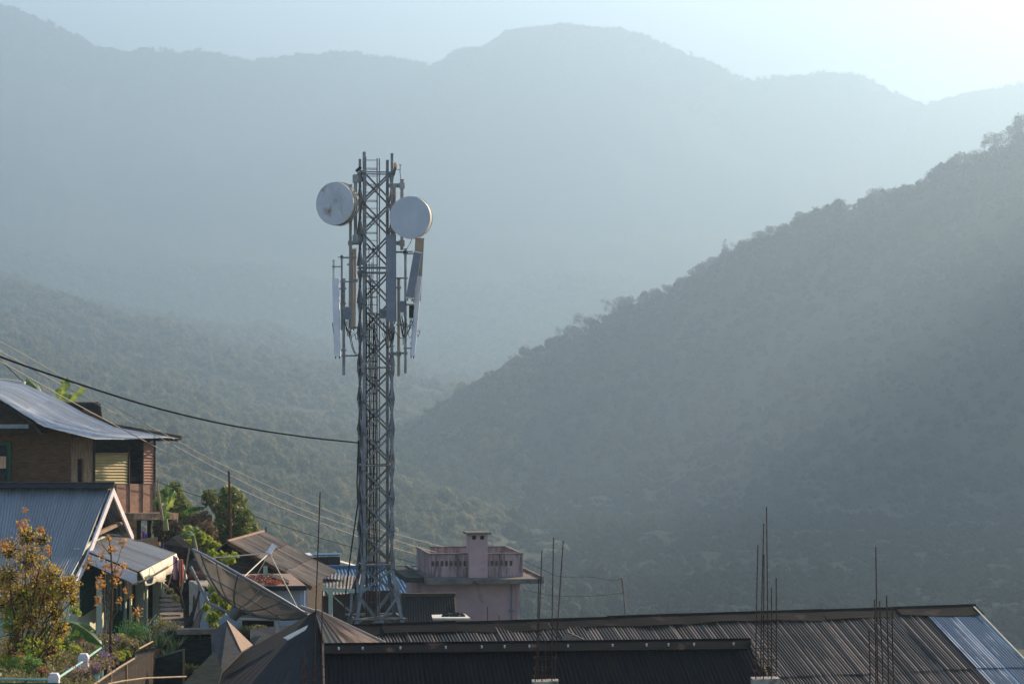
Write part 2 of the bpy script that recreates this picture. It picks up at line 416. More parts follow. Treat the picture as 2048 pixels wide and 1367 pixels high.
fm_sun = forestmat("sun_toned_leaves", [(0.07, 0.08, 0.03), (0.12, 0.125, 0.045), (0.17, 0.155, 0.06), (0.27, 0.21, 0.09)])  # sunlight put into these paler, warmer leaf colours
x, d, z, r = scatter(135000, -150, 2200, 430, 4000, 3)
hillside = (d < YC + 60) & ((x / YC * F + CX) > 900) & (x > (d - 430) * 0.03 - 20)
cl = fbm(x / 70, d / 70, 4, 77)
keep = (cl > -0.2) | hillside | ((x / d * F + CX > 820) & (d < 1300))
x, d, z, hillside = x[keep], d[keep], z[keep], hillside[keep]
q = np.random.default_rng(9).random(len(x))
sz = (1.5 + 1.6 * q + 3.2 * q ** 6) * np.interp(d, [500, 1500, 3000, 4000], [0.85, 1.05, 1.6, 2.0]) * (0.85 + 0.9 * (fbm(x / 40, d / 40, 2, 15) + 0.25))
pts = np.stack([x, d, z + sz * np.where(hillside, np.where(abs(d - YC) < 70, 0.45, -0.1), 0.2)], -1)
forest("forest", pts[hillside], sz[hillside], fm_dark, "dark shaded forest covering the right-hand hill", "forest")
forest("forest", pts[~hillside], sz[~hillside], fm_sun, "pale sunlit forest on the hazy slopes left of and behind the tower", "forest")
x, d, z, r = scatter(9000, -60, 2110, 5000, 5340, 12)
sz = 3.0 + 5.0 * r.random(len(x)) ** 2
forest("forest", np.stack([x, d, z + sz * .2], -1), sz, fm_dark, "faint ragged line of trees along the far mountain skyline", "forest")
# ------------------------------------------------------------------ shared materials
M = {}
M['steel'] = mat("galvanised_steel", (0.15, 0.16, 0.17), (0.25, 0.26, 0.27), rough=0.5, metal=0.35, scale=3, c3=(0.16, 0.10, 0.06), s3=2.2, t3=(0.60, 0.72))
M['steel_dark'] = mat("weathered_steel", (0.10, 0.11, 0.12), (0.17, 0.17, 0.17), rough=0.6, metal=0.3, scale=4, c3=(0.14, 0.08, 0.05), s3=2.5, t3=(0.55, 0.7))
M['cable'] = mat("black_cable", (0.008, 0.008, 0.009), rough=1.0, spec=0.0)
M['cable_red'] = mat("red_brown_cable", (0.10, 0.03, 0.02), rough=0.6)
M['wire'] = mat("pale_wire", (0.34, 0.28, 0.20), rough=0.7, spec=0.3)
M['radome'] = mat("grey_radome", (0.42, 0.43, 0.47), (0.48, 0.49, 0.53), rough=0.6, scale=1.5)
M['radome_lit'] = mat("white_radome", (0.55, 0.54, 0.58), (0.66, 0.65, 0.68), rough=0.55, scale=2)
M['radome_dark'] = mat("slate_panel", (0.16, 0.17, 0.20), (0.20, 0.21, 0.25), rough=0.6, scale=2)
M['radome_stain'] = mat("stained_radome", (0.52, 0.51, 0.54), (0.40, 0.39, 0.40), rough=0.7, scale=1.3, detail=7, c3=(0.24, 0.17, 0.11), s3=1.9, t3=(0.57, 0.74))
M['dark_wire'] = mat("dark_wire", (0.03, 0.03, 0.035), rough=1.0, spec=0.0)
M['taupe'] = mat("taupe_panel", (0.22, 0.19, 0.16), (0.28, 0.24, 0.20), rough=0.6, scale=2)
M['cream'] = mat("cream_metal", (0.62, 0.56, 0.46), (0.50, 0.44, 0.35), rough=0.6, scale=2)
M['box'] = mat("grey_unit", (0.20, 0.22, 0.24), (0.26, 0.28, 0.30), rough=0.6, scale=5)
M['black'] = mat("black_paint", (0.012, 0.012, 0.013), (0.03, 0.03, 0.03), rough=0.7, scale=6)
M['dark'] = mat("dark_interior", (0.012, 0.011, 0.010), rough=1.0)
M['wood'] = mat("old_planks", (0.05, 0.027, 0.014), (0.14, 0.075, 0.04), rough=0.85, scale=3, stretch=(1, 1, 9), bump=0.01, detail=8, c3=(0.025, 0.017, 0.012), s3=1.2)
M['wood_pale'] = mat("pale_boards", (0.17, 0.105, 0.065), (0.30, 0.20, 0.13), rough=0.85, scale=3, stretch=(5, 5, 1), bump=0.006, detail=8, c3=(0.08, 0.05, 0.035), s3=1.6)
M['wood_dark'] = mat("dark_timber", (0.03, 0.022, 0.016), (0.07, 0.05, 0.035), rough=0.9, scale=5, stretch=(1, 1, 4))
M['bamboo'] = mat("dry_bamboo", (0.30, 0.22, 0.13), (0.18, 0.12, 0.07), rough=0.7, scale=6)
M['rebar'] = mat("rusty_rebar", (0.045, 0.020, 0.012), (0.09, 0.045, 0.028), rough=0.9, scale=14)
M['concrete'] = mat("rough_concrete", (0.33, 0.29, 0.24), (0.22, 0.19, 0.16), rough=0.95, scale=9, bump=0.01, c3=(0.09, 0.08, 0.07), s3=4)
M['pink'] = mat("weathered_pink_plaster", (0.44, 0.28, 0.27), (0.52, 0.34, 0.33), rough=0.9, scale=1.2, detail=8, c3=(0.07, 0.055, 0.06), s3=1.3, t3=(0.62, 0.85))
M['pink_stain'] = mat("streaked_plaster", (0.42, 0.28, 0.27), (0.05, 0.042, 0.038), rough=0.95, scale=1.0, detail=8, stretch=(7, 7, 0.9), lo=0.42, hi=0.68, c3=(0.03, 0.03, 0.028), s3=1.6, t3=(0.62, 0.8))
M['slab'] = mat("mossy_slab", (0.10, 0.09, 0.08), (0.20, 0.165, 0.14), rough=0.95, scale=2.2, detail=8, c3=(0.035, 0.033, 0.03), s3=2)
M['white_frame'] = mat("white_timber", (0.62, 0.55, 0.55), (0.50, 0.45, 0.44), rough=0.6, scale=2, stretch=(1, 1, 3))
M['cream_wall'] = mat("cream_plaster", (0.62, 0.62, 0.45), (0.50, 0.51, 0.38), rough=0.85, scale=1.6, detail=7, c3=(0.35, 0.33, 0.24), s3=1.4, t3=(0.6, 0.8))
M['sage'] = mat("sage_green_paint", (0.36, 0.42, 0.33), (0.28, 0.34, 0.27), rough=0.7, scale=1.5)
M['green'] = mat("green_paint", (0.012, 0.06, 0.035), (0.02, 0.095, 0.055), rough=0.5, scale=3)
M['mint'] = mat("mint_rail_paint", (0.20, 0.40, 0.32), (0.28, 0.46, 0.38), rough=0.5, scale=4, c3=(0.06, 0.22, 0.18), s3=3)
M['curtain'] = mat("peach_curtain", (0.50, 0.30, 0.21), (0.36, 0.21, 0.14), rough=0.9, scale=4, stretch=(6, 6, 0.5))
M['tarp'] = mat("cream_tarpaulin", (0.62, 0.55, 0.42), (0.48, 0.40, 0.30), rough=0.7, scale=3, detail=6, bump=0.03, bscale=4)
M['soil'] = mat("dark_soil", (0.02, 0.014, 0.009), (0.045, 0.03, 0.02), rough=1.0, scale=5, bump=0.04)
M['stone'] = mat("grey_brown_stone", (0.14, 0.11, 0.085), (0.22, 0.17, 0.13), rough=0.95, scale=3, bump=0.03)
M['mesh'] = None
M['terracotta'] = mat("old_brown_pot", (0.16, 0.07, 0.04), (0.10, 0.05, 0.03), rough=0.8, scale=5)
M['whitewash'] = mat("blue_white_wall", (0.30, 0.33, 0.38), (0.38, 0.40, 0.44), rough=0.85, scale=1.5, detail=7, c3=(0.14, 0.14, 0.14), s3=1.5, t3=(0.62, 0.8))
M['moss'] = mat("mossy_wall", (0.02, 0.025, 0.02), (0.045, 0.05, 0.035), rough=0.95, scale=3, stretch=(1, 1, 5))
R_ = {}
R_['blue'] = roofmat("blue_grey_sheets", (0.14, 0.155, 0.17), (0.19, 0.205, 0.22), rust=(0.16, 0.12, 0.10), rough=0.55, metal=0.2, var=0.12, rt=(0.66, 0.8))
R_['house'] = roofmat("pale_zinc_sheets", (0.07, 0.11, 0.17), (0.36, 0.37, 0.38), rust=(0.20, 0.14, 0.10), rough=0.5, metal=0.25, var=0.25, rt=(0.66, 0.8))
R_['porch'] = roofmat("worn_zinc_sheets", (0.12, 0.14, 0.165), (0.22, 0.225, 0.23), rust=(0.17, 0.11, 0.07), rough=0.5, metal=0.25, var=0.15, rt=(0.52, 0.68))
R_['black'] = roofmat("black_sheets", (0.008, 0.008, 0.009), (0.015, 0.014, 0.014), rust=(0.018, 0.011, 0.008), rough=0.8, var=0.2, rt=(0.55, 0.75), spec=0.05)
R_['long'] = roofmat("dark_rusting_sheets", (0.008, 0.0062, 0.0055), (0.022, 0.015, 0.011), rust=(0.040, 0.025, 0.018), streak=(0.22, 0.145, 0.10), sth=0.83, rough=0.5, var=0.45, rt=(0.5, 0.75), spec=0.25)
R_['bright'] = roofmat("new_blue_sheets", (0.035, 0.075, 0.12), (0.055, 0.11, 0.16), streak=(0.45, 0.46, 0.47), sth=0.74, rough=0.4, metal=0.3, var=0.12)
R_['brown'] = roofmat("brown_sheets", (0.15, 0.105, 0.075), (0.24, 0.175, 0.125), rust=(0.07, 0.045, 0.032), rough=0.8, var=0.2, rt=(0.52, 0.66), course=1.8)
R_['farblue'] = roofmat("far_blue_sheets", (0.045, 0.10, 0.17), (0.06, 0.125, 0.20), rough=0.8, metal=0.0, spec=0.1, var=0.12)
R_['yellow'] = roofmat("yellow_sheets", (0.28, 0.205, 0.085), (0.42, 0.32, 0.15), rust=(0.25, 0.16, 0.08), rough=0.7, var=0.05, rt=(0.62, 0.75), sheet=2)  # shadow on the cladding put into the darker yellow tone
R_['redbrown'] = roofmat("red_brown_sheets", (0.28, 0.13, 0.09), (0.36, 0.20, 0.14), rust=(0.10, 0.05, 0.035), rough=0.8, var=0.1, rt=(0.55, 0.7))
R_['darkplane'] = roofmat("shaded_slope_sheets", (0.007, 0.008, 0.010), (0.014, 0.015, 0.018), rust=(0.03, 0.018, 0.012), rough=0.8, var=0.15, rt=(0.6, 0.75), spec=0.12)  # shade on the hip's unlit slope put into this near-black colour
R_['greyplane'] = roofmat("grey_ridge_sheets", (0.011, 0.0115, 0.013), (0.022, 0.021, 0.022), rough=0.75, var=0.1, spec=0.15)

def corr(name, rows, mt, parent, pitch=0.076, amp=0.012, n=6, lift=0.02, jag=0.02, seed=1, flip=1, tilt=0.0, **kw):
    """corrugated sheeting: rows = list of (left point, right point) pairs down the slope; ribs run from row to row"""
    rnd = random.Random(seed)
    rows = [[Vector(p) for p in r] for r in rows]
    W = sum((r[-1] - r[0]).length for r in rows) / len(rows)
    nc = max(4, int(W / pitch * n)); mb = MB(); v0 = 0.0
    V = []; UV = []; FF = []
    for k in range(len(rows) - 1):
        a, b = rows[k], rows[k + 1]
        nn = (a[-1] - a[0]).cross(b[0] - a[0]).normalized() * flip
        if nn.z < 0: nn = -nn
        L = ((b[0] - a[0]).length + (b[-1] - a[-1]).length) / 2
        dn = ((b[0] + b[-1]) - (a[0] + a[-1])).normalized()
        base = len(V)
        last = k == len(rows) - 2
        for i in range(nc + 1):
            s = i / nc; x = s * W; si = int(x / 0.8); rt_ = random.Random(si * 13 + k * 5 + seed)
            ra = 0.75 + 0.5 * random.Random(int(x / pitch) * 7 + seed).random()
            off = nn * (math.sin(2 * math.pi * x / pitch) * amp * ra + (x / 0.8 - si - 0.5) * rt_.uniform(-tilt, tilt))
            rnd2 = random.Random(int(x / 0.8) * 31 + k * 7 + seed); j = (rnd2.random() - 0.5) * 2 * jag; lf = lift * (0.5 + rnd2.random())
            pa = a[0].lerp(a[-1], s); pb = b[0].lerp(b[-1], s)
            V.append(pa + off); V.append(pa.lerp(pb, 0.5) + off + nn * lf * 0.5)
            V.append(pb + off + nn * lf + dn * (0.06 + j))
            UV += [(x, v0), (x, v0 + L / 2), (x, v0 + L)]
        for i in range(nc):
            for q in (0, 1):
                c = base + i * 3 + q; FF.append((c, c + 3, c + 4, c + 1))
        v0 += L
    o = npmesh(name, [tuple(v) for v in V], FF, mt, parent=parent, uv=UV, smooth=True)
    if kw: tag(o, **kw)
    return o

def courses(tl, tr, bl, br, k):
    tl, tr, bl, br = map(Vector, (tl, tr, bl, br))
    return [[tl.lerp(bl, i / k), tr.lerp(br, i / k)] for i in range(k + 1)]

def wallq(pts, t=0.06):    # thick wall panel from 4 points given counter-clockwise seen from outside
    m = MB(); m.slab(pts, t); return m

# ------------------------------------------------------------------ LATTICE TOWER
TD = 90.0
def tz(v): return (CY - v) / F * TD
NL = P(726, 683.5, 89.6); ph = R(12); S1 = 1.135
E1 = Vector((math.cos(ph), math.sin(ph), 0)); E2 = Vector((-math.sin(ph), math.cos(ph), 0))
TC = NL + E1 * S1 / 2 + E2 * S1 / 2
def corner(i, v):
    """leg centre line at photo row v; legs: 0 near left, 1 near right, 2 far right, 3 far left"""
    s = S1 / 2
    if v > 1128: s *= 1 + (v - 1128) / 110 * 0.60
    sx, sy = ((-1, -1), (1, -1), (1, 1), (-1, 1))[i]
    p = TC + E1 * (sx * s) + E2 * (sy * s); p.z = tz(v); return p
tower = empty("lattice_tower", "tall galvanised steel lattice telecom tower standing behind the dark roofs", "telecom tower", loc=corner(0, 1262) * 0.5 + corner(2, 1262) * 0.5)
tops = (305, 307, 316, 315)
for i in range(4):
    m = MB(); c = corner(i, 400); ux = (TC - c); ux.z = 0
    sx, sy = ((-1, -1), (1, -1), (1, 1), (-1, 1))[i]
    wv = 0.10
    def leg(a, b, wd):
        for d, o in ((E1 * -sx, E2 * -sy), (E2 * -sy, E1 * -sx)):
            q = []
            for p in (a, b): q += [p, p + d * wd, p + d * wd + o * 0.014, p + o * 0.014]
            m.hexa(q)
    leg(corner(i, 1128), corner(i, tops[i]), 0.10)
    leg(corner(i, 1262), corner(i, 1128), 0.13)
    for v in (535, 735, 799, 861, 930, 1128):    # splice plates with bolt rows
        a = corner(i, v + 9); b = corner(i, v - 9)
        if v in (735, 930, 1128): m.bar(a, b, 0.12, 0.12)
    if i != 9:
        for v in range(870, 925, 6):            # peg steps
            p = corner(i, v); m.bar(p, p + E1 * (sx * 0.07), 0.02)
    m.build("leg", M['steel'], tower)
levels = [342, 404, 466, 530, 540, 604, 668, 731, 739, 799, 861, 924, 934, 998, 1062, 1124]
faces = ((0, 1), (1, 2), (2, 3), (3, 0))
for k in range(len(levels) - 1):
    if levels[k + 1] - levels[k] < 20: continue
    for (a, b) in faces:
        m = MB(); nrm = (corner(a, 500) + corner(b, 500)) / 2 - TC; nrm.z = 0; nrm.normalize()
        p0, p1, q0, q1 = corner(a, levels[k]), corner(a, levels[k + 1]), corner(b, levels[k]), corner(b, levels[k + 1])
        m.angle(p0 - nrm * .01, q1 - nrm * .01, 0.062, 0.01, up=nrm); m.angle(p1 + nrm * .012, q0 + nrm * .012, 0.062, 0.01, up=nrm)
        mid = (p0 + q1) / 2; m.box(mid, (0.05, 0.02, 0.05), math.atan2(nrm.y, nrm.x) + math.pi / 2)
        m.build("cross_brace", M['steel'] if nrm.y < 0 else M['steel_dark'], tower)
for (a, b) in faces:                              # flared base: X then inverted V
    m = MB(); nrm = (corner(a, 500) + corner(b, 500)) / 2 - TC; nrm.z = 0; nrm.normalize()
    m.angle(corner(a, 1132), corner(b, 1182), 0.10, 0.012, up=nrm); m.angle(corner(a, 1182) + nrm * .02, corner(b, 1132) + nrm * .02, 0.08, 0.012, up=nrm)
    mid = (corner(a, 1236) + corner(b, 1236)) / 2
    m.angle(corner(a, 1184), mid, 0.10, 0.012, up=nrm); m.angle(mid + nrm * .02, corner(b, 1184) + nrm * .02, 0.08, 0.012, up=nrm)
    m.box(mid, (0.16, 0.02, 0.10), math.atan2(nrm.y, nrm.x) + math.pi / 2)
    m.angle(mid, corner(a, 1262), 0.06, 0.01, up=nrm); m.angle(mid, corner(b, 1262), 0.06, 0.01, up=nrm)
    m.build("cross_brace", M['steel'], tower)
for v in (345, 535, 545, 735, 930, 1128, 1234):
    m = MB()
    for (a, b) in faces:
        ex = 0.05 if v < 1200 else 0.14
        pa, pb = corner(a, v), corner(b, v); d = (pb - pa).normalized()
        m.bar(pa - d * ex, pb + d * ex, 0.09 if v > 600 else 0.05, 0.05)
    if v > 600: m.bar(corner(0, v), corner(2, v), 0.05); m.bar(corner(1, v), corner(3, v), 0.05)
    m.build("ring_frame", M['steel_dark'] if v != 345 else M['steel'], tower)
lad = MB(); lp = TC - E1 * 0.15 + E2 * 0.10
for sx in (-0.215, 0.215, 0.30):
    a = lp + E1 * sx; a.z = tz(1262); b = lp + E1 * sx; b.z = tz(312 + (3 if sx > 0 else 0))
    lad.bar(a, b, 0.045, 0.03)
ladder = lad.build("ladder", M['steel_dark'], tower)
v = 319; rung = None; i = 0
while v < 1250 and i < 58:
    m = MB() ; a = lp - E1 * 0.215; b = lp + E1 * 0.215
    a = Vector((a.x, a.y, tz(v))); b = Vector((b.x, b.y, tz(v)))
    m.bar(a, b, 0.022)
    if i % 2 == 1:
        m.bar(a + Vector((0, 0.10, -.04)), b + Vector((0, 0.10, -.04)), 0.02)
        for t in range(7):
            q = a.lerp(b, (t + .5) / 7); m.bar(q, q + Vector((0, .1, -.04)), 0.01)
    m.build("rung", M['steel_dark'], ladder); v += 16.1; i += 1
rnd = random.Random(4)
for k in range(9):                                # feeder cables running down the ladder
    off = -0.19 + k * 0.045; v0 = 480 + rnd.random() * 190
    pts = []
    for t in range(16):
        vv = v0 + (1262 - v0) * t / 15; p = lp + E1 * (off + rnd.uniform(-.02, .02)) - E2 * (0.06 + 0.03 * rnd.random()); p.z = tz(vv); pts.append(p)
    m = MB(); m.tube(pts, 0.014 if k % 3 else 0.02, 5); m.build("feeder_cable", M['cable_red'] if k % 3 == 1 else M['cable'], tower)
for k in range(5):                                # two bundles clamped to the left legs
    pts = []; c = corner(3, 900) + E1 * (0.02 + 0.03 * k) - E2 * .08
    for t in range(12):
        vv = 640 + 50 * k + (1240 - 640 - 50 * k) * t / 11; p = c.copy(); p.z = tz(vv); p += Vector((rnd.uniform(-.02, .02), 0, 0))
        if vv > 1128: p += (corner(3, vv) - corner(3, 1128)); p.z = tz(vv)
        pts.append(p)
    m = MB(); m.tube(pts, 0.016, 5); m.build("feeder_cable", M['cable'], tower)
# slack black cable leaving the tower on the left
m = MB(); m.tube([P(717, 880, 89.4), P(716, 915, 89.4), P(714, 965, 89.3), P(716, 1005, 89.3), P(708, 1060, 89), P(701, 1110, 88.6), P(694, 1165, 88), P(690, 1200, 87), P(688, 1240, 86)], 0.028, 6)
tag(m.build("drop_cable", M['cable']), "thick black cable drooping down the left side of the tower", "cable")

def drum(name, label, u, v, D, rad, depth, yaw, m_face, m_side, stripes):
    t = empty(name, label, "drum antenna", "drum antennas on the tower", loc=P(u, v, D))
    c = P(u, v, D); ax = Vector((-math.sin(yaw), -math.cos(yaw), 0)); sx = Vector((math.cos(yaw), -math.sin(yaw), 0)); up = Vector((0, 0, 1))
    def ring(r, o, k=56): return [c + ax * o + (sx * math.cos(2 * math.pi * i / k) + up * math.sin(2 * math.pi * i / k)) * r for i in range(k)]
    def lathe(prof, nm, mt, par=t):
        m = MB(); rs = [ring(max(r, 1e-4), o) for r, o in prof]; base = 0
        for q in rs: m.v += [tuple(p) for p in q]
        k = 56
        for a in range(len(rs) - 1):
            for i in range(k):
                m.f.append((a * k + i, a * k + (i + 1) % k, (a + 1) * k + (i + 1) % k, (a + 1) * k + i)); m.uv.append([(0, 0)] * 4); m.mi.append(0)
        return m.build(nm, mt, par, smooth=False)
    lathe([(0, .012), (rad * .5, .010), (rad * .985, 0)], "radome", m_face)
    sh = lathe([(rad * .985, 0), (rad, -.005), (rad, -.05), (rad * .99, -.055), (rad * .99, -depth * .6), (rad * .97, -depth), (rad * .6, -depth - .16), (.2, -depth - .24), (0, -depth - .24)], "shroud", m_side)
    for s in stripes:
        lathe([(rad * 1.0, -s), (rad * 1.015, -s - .005), (rad * 1.015, -s - .035), (rad * 1.0, -s - .04)], "rim_band", M['steel_dark'], sh)
    m = MB(); b = c - ax * (depth + .22); m.tube([b, b - ax * .25], .09, 12); m.build("mount_hub", M['steel'], t)
    m = MB(); top = b - ax * .25; m.tube([top + up * .1, top + up * -.1], .12, 10); m.build("clamp", M['steel'], t)
    return t
drum("drum_antenna", "round drum antenna with rust-stained grey face on the tower's left", 669, 407, 88.6, 0.79, 0.42, R(26), M['radome_stain'], M['cream'], (0.12, 0.26, 0.40))
drum("drum_antenna", "clean grey-faced round drum antenna on the tower's right", 819.5, 434.5, 88.6, 0.775, 0.34, R(12), M['radome'], M['cream'], (0.3,))

def mast_pipe(u, v0, v1, D, r, label, mt='steel', arms=()):
    t = empty("mounting_pipe", label, "mounting pipe", "mounting pipes on the tower", loc=P(u, v1, D))
    m = MB(); m.tube([P(u, v1, D), P(u, v0, D)], r, 10); m.build("pipe", M[mt], t)
    m = MB(); m.box(P(u, v0 - .5, D), (r * 1.25, r * 1.25, .012)); m.build("end_cap", M['steel_dark'], t)
    for (u1, v, D1, wd) in arms:
        m = MB(); m.bar(P(u, v, D), P(u1, v, D1), wd, wd); a = P(u, v, D); m.box(a, (r * 1.6, r * 1.6, wd * .7))
        m.build("bracket_arm", M['steel'], t)
mast_pipe(701, 370, 508, 89.9, .055, "left outer pipe behind the stained drum antenna", arms=((722, 486, 90.2, .12),))
mast_pipe(711, 350, 482, 89.6, .065, "pipe between stained drum antenna and tower", arms=((726, 358, 89.8, .20), (726, 478, 89.8, .22)))
mast_pipe(804, 360, 500, 89.6, .065, "pipe rising behind the clean drum antenna", arms=((778, 371, 90.0, .15), (783, 486, 90.0, .15)))
mast_pipe(788, 372, 475, 90.2, .08, "thick brown pipe beside the tower's right leg", mt='taupe')
mast_pipe(667, 521, 560, 88.9, .035, "short stub pipe above the tilted white panel", mt='cream', arms=((683.5, 533, 89.0, .04),))
mast_pipe(683.5, 511, 660, 89.0, .035, "slim pipe left of the tower with crossarm on top", arms=((712, 515, 89.6, .06), (676, 514, 88.9, .03), (712, 563, 89.6, .04)))
mast_pipe(687.5, 558, 750, 88.9, .055, "long pipe carrying the tilted white panel antenna", arms=((714, 563, 89.6, .05), (714, 711, 89.8, .06), (677, 577, 88.7, .05), (679, 700, 88.7, .05), (676, 607, 88.7, .04)))
mast_pipe(811, 498, 746, 89.0, .05, "long slim pipe right of the tower", arms=((790, 504, 89.6, .07), (824, 503, 88.6, .05), (838, 507, 89, .05), (793, 556, 89.5, .05), (793, 649, 89.5, .05), (793, 706, 89.5, .07), (826, 609, 88.8, .06), (822, 696, 88.8, .05)))
mast_pipe(797.5, 558, 752, 89.5, .06, "long brown pipe hugging the right leg of the tower", mt='taupe', arms=((780, 707, 89.9, .12), (788, 575, 89.8, .05)))
mast_pipe(704, 508, 600, 90.9, .06, "tan pipe behind the left legs of the tower", mt='taupe', arms=((716, 560, 90.9, .08), (716, 655, 90.9, .08)))

def panel(label, top, bot, w, d, D, yaw, m1, m2=None, D2=None):
    t = empty("panel_antenna", label, "panel antenna", "long panel antennas on the tower", loc=P(*bot, D))
    a = P(*bot, D2 or D); b = P(*top, D); ax = (b - a).normalized()
    sx = Vector((math.cos(yaw), math.sin(yaw), 0)); sx = (sx - ax * sx.dot(ax)).normalized(); sy = ax.cross(sx).normalized()
    if sy.y < 0: sy = -sy
    def bx(i0, i1, j0, j1, k0, k1):
        q = []
        for p in (a + ax * k0, b - ax * k1):
            q += [p + sx * i + sy * j for i, j in ((i0, j0), (i1, j0), (i1, j1), (i0, j1))]
        return q
    m = MB()
    # rounded front: chamfered profile
    prof = [(-w / 2, d / 2), (-w / 2, -d * .25), (-w * .38, -d / 2), (w * .38, -d / 2), (w / 2, -d * .25), (w / 2, d / 2)]
    n = len(prof)
    for p in (a, b): m.v += [tuple(p + sx * i + sy * j) for i, j in prof]
    for i in range(n):
        m.f.append((i, (i + 1) % n, n + (i + 1) % n, n + i)); m.uv.append([(0, 0)] * 4); m.mi.append(0)
    m.f += [tuple(range(n))[::-1], tuple(range(n, 2 * n))]; m.uv += [[(0, 0)] * n] * 2; m.mi += [0, 0]
    m.build("radome", M[m1], t)
    for e, sg in ((a, 1), (b, -1)):
        m = MB(); q = []
        for p in (e - ax * .02 * sg, e + ax * .03 * sg): q += [p + sx * i * (w / 2 + .008) + sy * j * (d / 2 + .008) for i, j in ((-1, -1), (1, -1), (1, 1), (-1, 1))]
        m.hexa(q); m.build("end_cap", M[m2 or m1], t)
    for s in (-.3, .3):
        m = MB(); m.tube([a + sx * w * s, a + sx * w * s - ax * .11], .022, 6); m.build("connector", M['black'], t)
    for k in (.15, .8):
        m = MB(); p = a.lerp(b, k) + sy * d / 2; m.bar(p, p + sy * .16, .12, .06); m.build("tilt_bracket", M['steel_dark'], t)
panel("tilted white panel antenna at the far left of the tower", (671, 558), (675, 711), .235, .13, 88.5, R(-8), 'radome_lit')
panel("cream and tan panel antenna close behind the tower's left legs", (706, 497), (704.5, 655), .26, .16, 91.3, R(50), 'taupe', 'cream')
panel("dark slate panel antenna hanging in front of the tower's right leg", (782, 470), (783, 642), .37, .16, 88.9, R(3), 'radome_dark')
panel("dark tilted panel antenna right of the tower", (836, 504), (820, 596), .29, .15, 88.4, R(12), 'radome_dark', 'cream')
panel("taupe panel antenna behind the dark tilted one", (839.5, 477), (833, 600), .32, .14, 89.8, R(4), 'taupe')
panel("slim sunlit white panel antenna at the far right of the tower", (839, 553), (825, 710), .165, .13, 88.9, R(20), 'radome_lit')

def radio(label, u, v, D, w, h, d, yaw=0.1, mt='box'):
    t = empty("radio_unit", label, "radio unit", "radio units on the tower", loc=P(u, v, D))
    m = MB(); m.box(P(u, v, D), (w / 2, d / 2, h / 2), yaw)
    m.build("casing", M[mt], t)
    m = MB()
    for k in range(7):
        x = -w / 2 + w * (k + .5) / 7; m.box(P(u, v, D) + Vector((math.cos(yaw) * x + math.sin(yaw) * (d / 2 + .015), math.sin(yaw) * x - math.cos(yaw) * (d / 2 + .015), 0)), (.006, .02, h * .42), yaw)
    m.build("cooling_fins", M[mt], t)
    for k in range(3):
        m = MB(); p = P(u, v, D) + Vector((-w * .3 + k * w * .3, 0, -h / 2)); r2 = random.Random(int(u) + k)
        m.tube([p, p + Vector((0, 0, -.12)), p + Vector((r2.uniform(-.08, .12), 0, -.3)), p + Vector((r2.uniform(-.05, .2), .1, -.5 - .1 * k)), p + Vector((.25, .3, -.45))], .012, 5)
        m.build("jumper_cable", M['cable'], t)
radio("square grey radio box on the left pipe beside the white panel", 694.5, 626, 88.8, .32, .47, .16)
radio("grey radio box between the ladder and the slate panel", 766, 627, 89.3, .24, .36, .16)
radio("grey radio box on the pipe right of the tower", 804, 613, 88.9, .22, .42, .16)
radio("small dark radio box behind the slim sunlit panel", 823, 622, 89.3, .18, .5, .14, mt='black')
# loops of jumper cable
def loops(label, cfg, seed):
    rr = random.Random(seed); t = empty("jumper_cables", label, "cable bundle", "loops of jumper cable on the tower", loc=P(*cfg[0][:2], 89.2))
    for (u0, v0, u1, v1, sag, D) in cfg:
        m = MB(); pts = []
        for i in range(13):
            s = i / 12; pts.append(P(u0 + (u1 - u0) * s + rr.uniform(-.4, .4), v0 + (v1 - v0) * s + sag * 4 * s * (1 - s), D + .15 * math.sin(3 * s)))
        m.tube(pts, .014, 5); m.build("cable", M['cable'] if rr.random() < .75 else M['taupe'], t)
loops("black cable loops hanging by the left pipes of the tower", [(672, 640, 672, 676, 6, 88.6), (690, 640, 703, 655, 24, 88.9), (693, 642, 700, 660, 20, 88.8), (700, 660, 713, 706, 12, 89), (697, 662, 716, 708, 16, 89.3), (665, 645, 668, 672, 2, 88.6), (710, 668, 716, 670, 10, 89.2)], 1)
loops("tangled cable loops below the slate panel antenna", [(776, 650, 790, 652, 30, 88.9), (768, 660, 786, 664, 34, 88.9), (772, 668, 780, 690, 8, 89), (780, 648, 770, 680, 20, 88.9), (742, 655, 752, 700, -14, 89.4), (746, 660, 760, 700, -10, 89.3), (764, 665, 790, 690, 14, 89)], 2)
loops("cable loops dangling between the right-hand pipes", [(800, 630, 812, 640, 38, 88.8), (803, 632, 822, 640, 30, 88.9), (790, 662, 826, 640, 24, 88.7), (806, 640, 806, 690, 4, 88.8), (812, 640, 828, 650, 30, 88.8), (824, 478, 812, 498, 2, 89), (802, 645, 814, 660, 20, 89.0)], 3)
